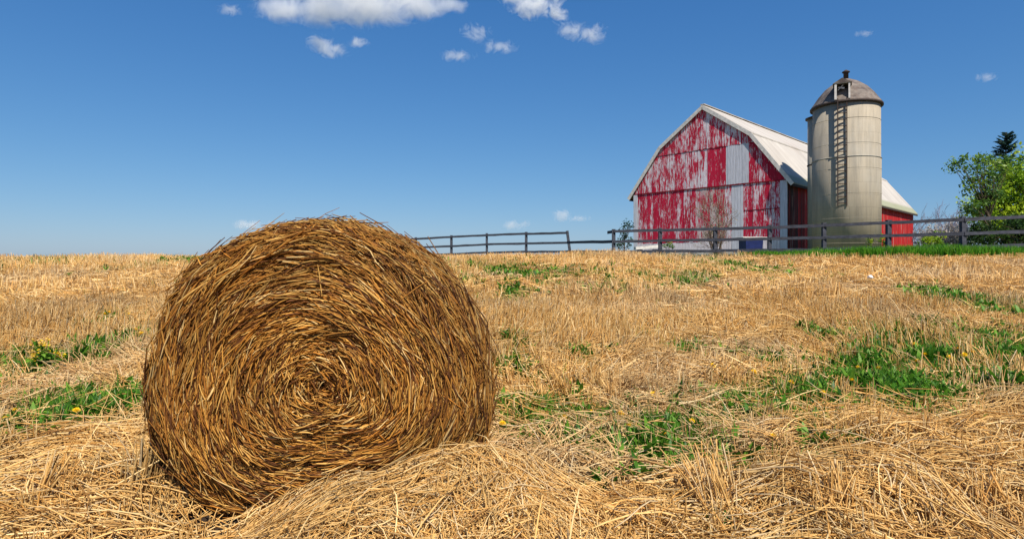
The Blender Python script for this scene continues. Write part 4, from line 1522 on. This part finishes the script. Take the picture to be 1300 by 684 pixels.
# ------------------------------------------------------------------ small things
def bin_():
    Y = 37.0; c = pz(953, 314, Y)
    b = Vector((c.x, Y, g1(c.x, Y)))
    root = empty('water_trough', b, R(12)); tag(root, 'dark blue trough with a pale lid standing before the barn gable', 'trough')
    m = MB(); hh = 1.12 - (b.z - 2.0)
    w = .58
    m.prism([(-w * .92, -.35, 0), (w * .92, -.35, 0), (w, -.40, hh), (-w, -.40, hh)], (0, .75, 0)); m.build('tub', M['blue'], root)
    m = MB(); m.box((0, 0, hh + .04), (w * 2 + .5, .95, .07), bevel=.015); m.build('lid', M['trim'], root)
    Y = 36.5; a = pz(806, 315.2, Y); e = pz(838, 312.6, Y + .3)
    m = MB(); m.beam(Vector((-(e - a).length / 2, 0, 0)), Vector(((e - a).length / 2, 0, 0)), .3, .17, n=3, wob=.01)
    o = m.build('plank', M['trim'], None); mid = (a + e) / 2; o.location = mid
    o.rotation_euler = (0, -math.atan2(e.z - a.z, (e - a).length), math.atan2(e.y - a.y, e.x - a.x))
    o2 = o
    tag(o2, 'long pale plank propped along the barn foot behind the fence', 'plank')
    # trestles that carry it
    for nm, px in (('a', 812), ('b', 832)):
        p = pz(px, 314, Y + .1); gz = g1(p.x, p.y)
        m = MB()
        top = p.z - .115
        for s in (-1, 1):
            m.beam((s * .22, 0, 0), (s * .05, 0, top - gz), .07, .07, up=Vector((0, 1, 0)))
        m.box((0, 0, top - gz - .03), (.3, .3, .07))
        t = m.build('trestle', M['fence']); t.location = (p.x, p.y, gz)
        tag(t, 'dark wooden trestle under the %s end of the pale plank' % ('left' if nm == 'a' else 'right'), 'trestle', 'trestles under the plank')
    # a scrap of paper in the stubble
    x, y = at(1105, 360)
    bm = bmesh.new(); bmesh.ops.create_icosphere(bm, subdivisions=2, radius=.055)
    for v in bm.verts:
        v.co *= 1 + .45 * mnoise.noise(v.co * 25); v.co.z *= .75
    me = bpy.data.meshes.new('paper_scrap'); bm.to_mesh(me); bm.free(); me.materials.append(M['paper'])
    o = link(bpy.data.objects.new('paper_scrap', me)); o.location = (x, y, g1(x, y) + .15)
    tag(o, 'small crumpled white scrap of paper lying in the stubble', 'litter')


bin_()


# ------------------------------------------------------------------ CLOUDS
def cloud_mat(blobs, dens):
    """vapour that is thick in the middle of each puff and frays out to nothing"""
    k = NT('cloud_vapour'); t = k.t
    out = t.nodes['Material Output']; t.nodes.remove(k.b)
    pv = t.nodes.new('ShaderNodeVolumePrincipled')
    pv.inputs['Color'].default_value = (.99, .99, .99, 1); pv.inputs['Anisotropy'].default_value = 0.0
    tc = t.nodes.new('ShaderNodeTexCoord').outputs['Object']
    wv = k.noise(tc, .012, 3, .6)
    best = None
    for c, r in blobs:
        a = t.nodes.new('ShaderNodeVectorMath'); a.operation = 'SUBTRACT'; a.inputs[1].default_value = c; k.l(tc, a.inputs[0])
        b = t.nodes.new('ShaderNodeVectorMath'); b.operation = 'DIVIDE'; b.inputs[1].default_value = r; k.l(a.outputs[0], b.inputs[0])
        d = t.nodes.new('ShaderNodeVectorMath'); d.operation = 'LENGTH'; k.l(b.outputs[0], d.inputs[0])
        f = k.math('SUBTRACT', 1.0, d.outputs['Value'])
        best = f if best is None else k.math('SMOOTH_MAX', best, f, .3)
    n1 = k.noise(tc, .022 if len(blobs) > 4 else .03, 8, .66, 1.2)
    f = k.math('ADD', best, k.math('MULTIPLY', k.math('ADD', n1, -.53), 2.4 if len(blobs) > 4 else 4.6))
    f = k.math('MULTIPLY', k.math('MULTIPLY', f, 1.1, clamp=True), dens)
    k.l(f, pv.inputs['Density'])
    t.links.new(pv.outputs[0], out.inputs['Volume'])
    k.m.cycles.volume_step_rate = 0.35
    return k.m


def cloud(blobs, label, seed, dens=.03):
    """blobs in photograph pixels (px, py, rx, ry) on a cloud 1500 m away"""
    Y = 1500.0; rs = random.Random(seed)
    c0 = pz(sum(b[0] for b in blobs) / len(blobs), sum(b[1] for b in blobs) / len(blobs), Y)
    bm = bmesh.new(); bl = []
    for (px, py, rx, ry) in blobs:
        c = pz(px, py, Y) - c0
        c.y += rs.uniform(-20, 20)
        r = (rx / F * Y, (rx + ry) * .5 / F * Y, ry / F * Y)
        bl.append((c, r))
        v = bmesh.ops.create_icosphere(bm, subdivisions=3, radius=1.3)['verts']
        for q in v:
            q.co = Vector((q.co.x * r[0], q.co.y * r[1], q.co.z * r[2])) + c
    me = bpy.data.meshes.new('cloud'); bm.to_mesh(me); bm.free(); me.materials.append(cloud_mat(bl, dens))
    o = link(bpy.data.objects.new('cloud', me)); o.location = c0
    md = o.modifiers.new('remesh', 'REMESH'); md.mode = 'VOXEL'; md.voxel_size = 4.0
    tag(o, label, 'cloud', 'small white clouds')


cloud([(360, 14, 40, 16), (410, 10, 50, 20), (470, 8, 60, 22), (530, 10, 45, 17), (570, 6, 22, 12), (440, -12, 80, 18)], 'largest white cloud, cut by the top edge above the bale', 1, .032)
cloud([(404, 52, 16, 12), (420, 60, 22, 9), (455, 58, 14, 6)], 'small puffy white cloud just below the largest cloud', 2)
cloud([(295, 15, 16, 6)], 'faint thin wisp of cloud left of the largest cloud', 3)
cloud([(606, 43, 18, 11), (635, 62, 22, 7)], 'little ragged white cloud right of and below the largest cloud', 4)
cloud([(582, 70, 20, 7)], 'short flat wisp of cloud lying under the little ragged cloud', 5)
cloud([(680, 4, 32, 15), (705, 12, 16, 10), (655, -4, 20, 10)], 'bright cloud at the top edge in mid picture', 6, .045)
cloud([(725, 40, 18, 9), (748, 46, 22, 11), (715, 22, 12, 8)], 'torn white cloud trailing below the bright mid cloud', 7)
cloud([(650, 286, 14, 7), (668, 285, 10, 6)], 'low flat cloud above the fence, left one of the pair', 8)
cloud([(715, 273, 14, 9), (735, 277, 12, 5)], 'low puffy cloud above the fence gap, right one of the pair', 9)
cloud([(318, 285, 24, 7)], 'thin low cloud behind the top left of the bale', 10)
cloud([(1252, 98, 12, 6)], 'tiny faint cloud at right above the leafy tree', 11)
cloud([(1098, 43, 12, 4)], 'tiny faint cloud above the silo', 12)
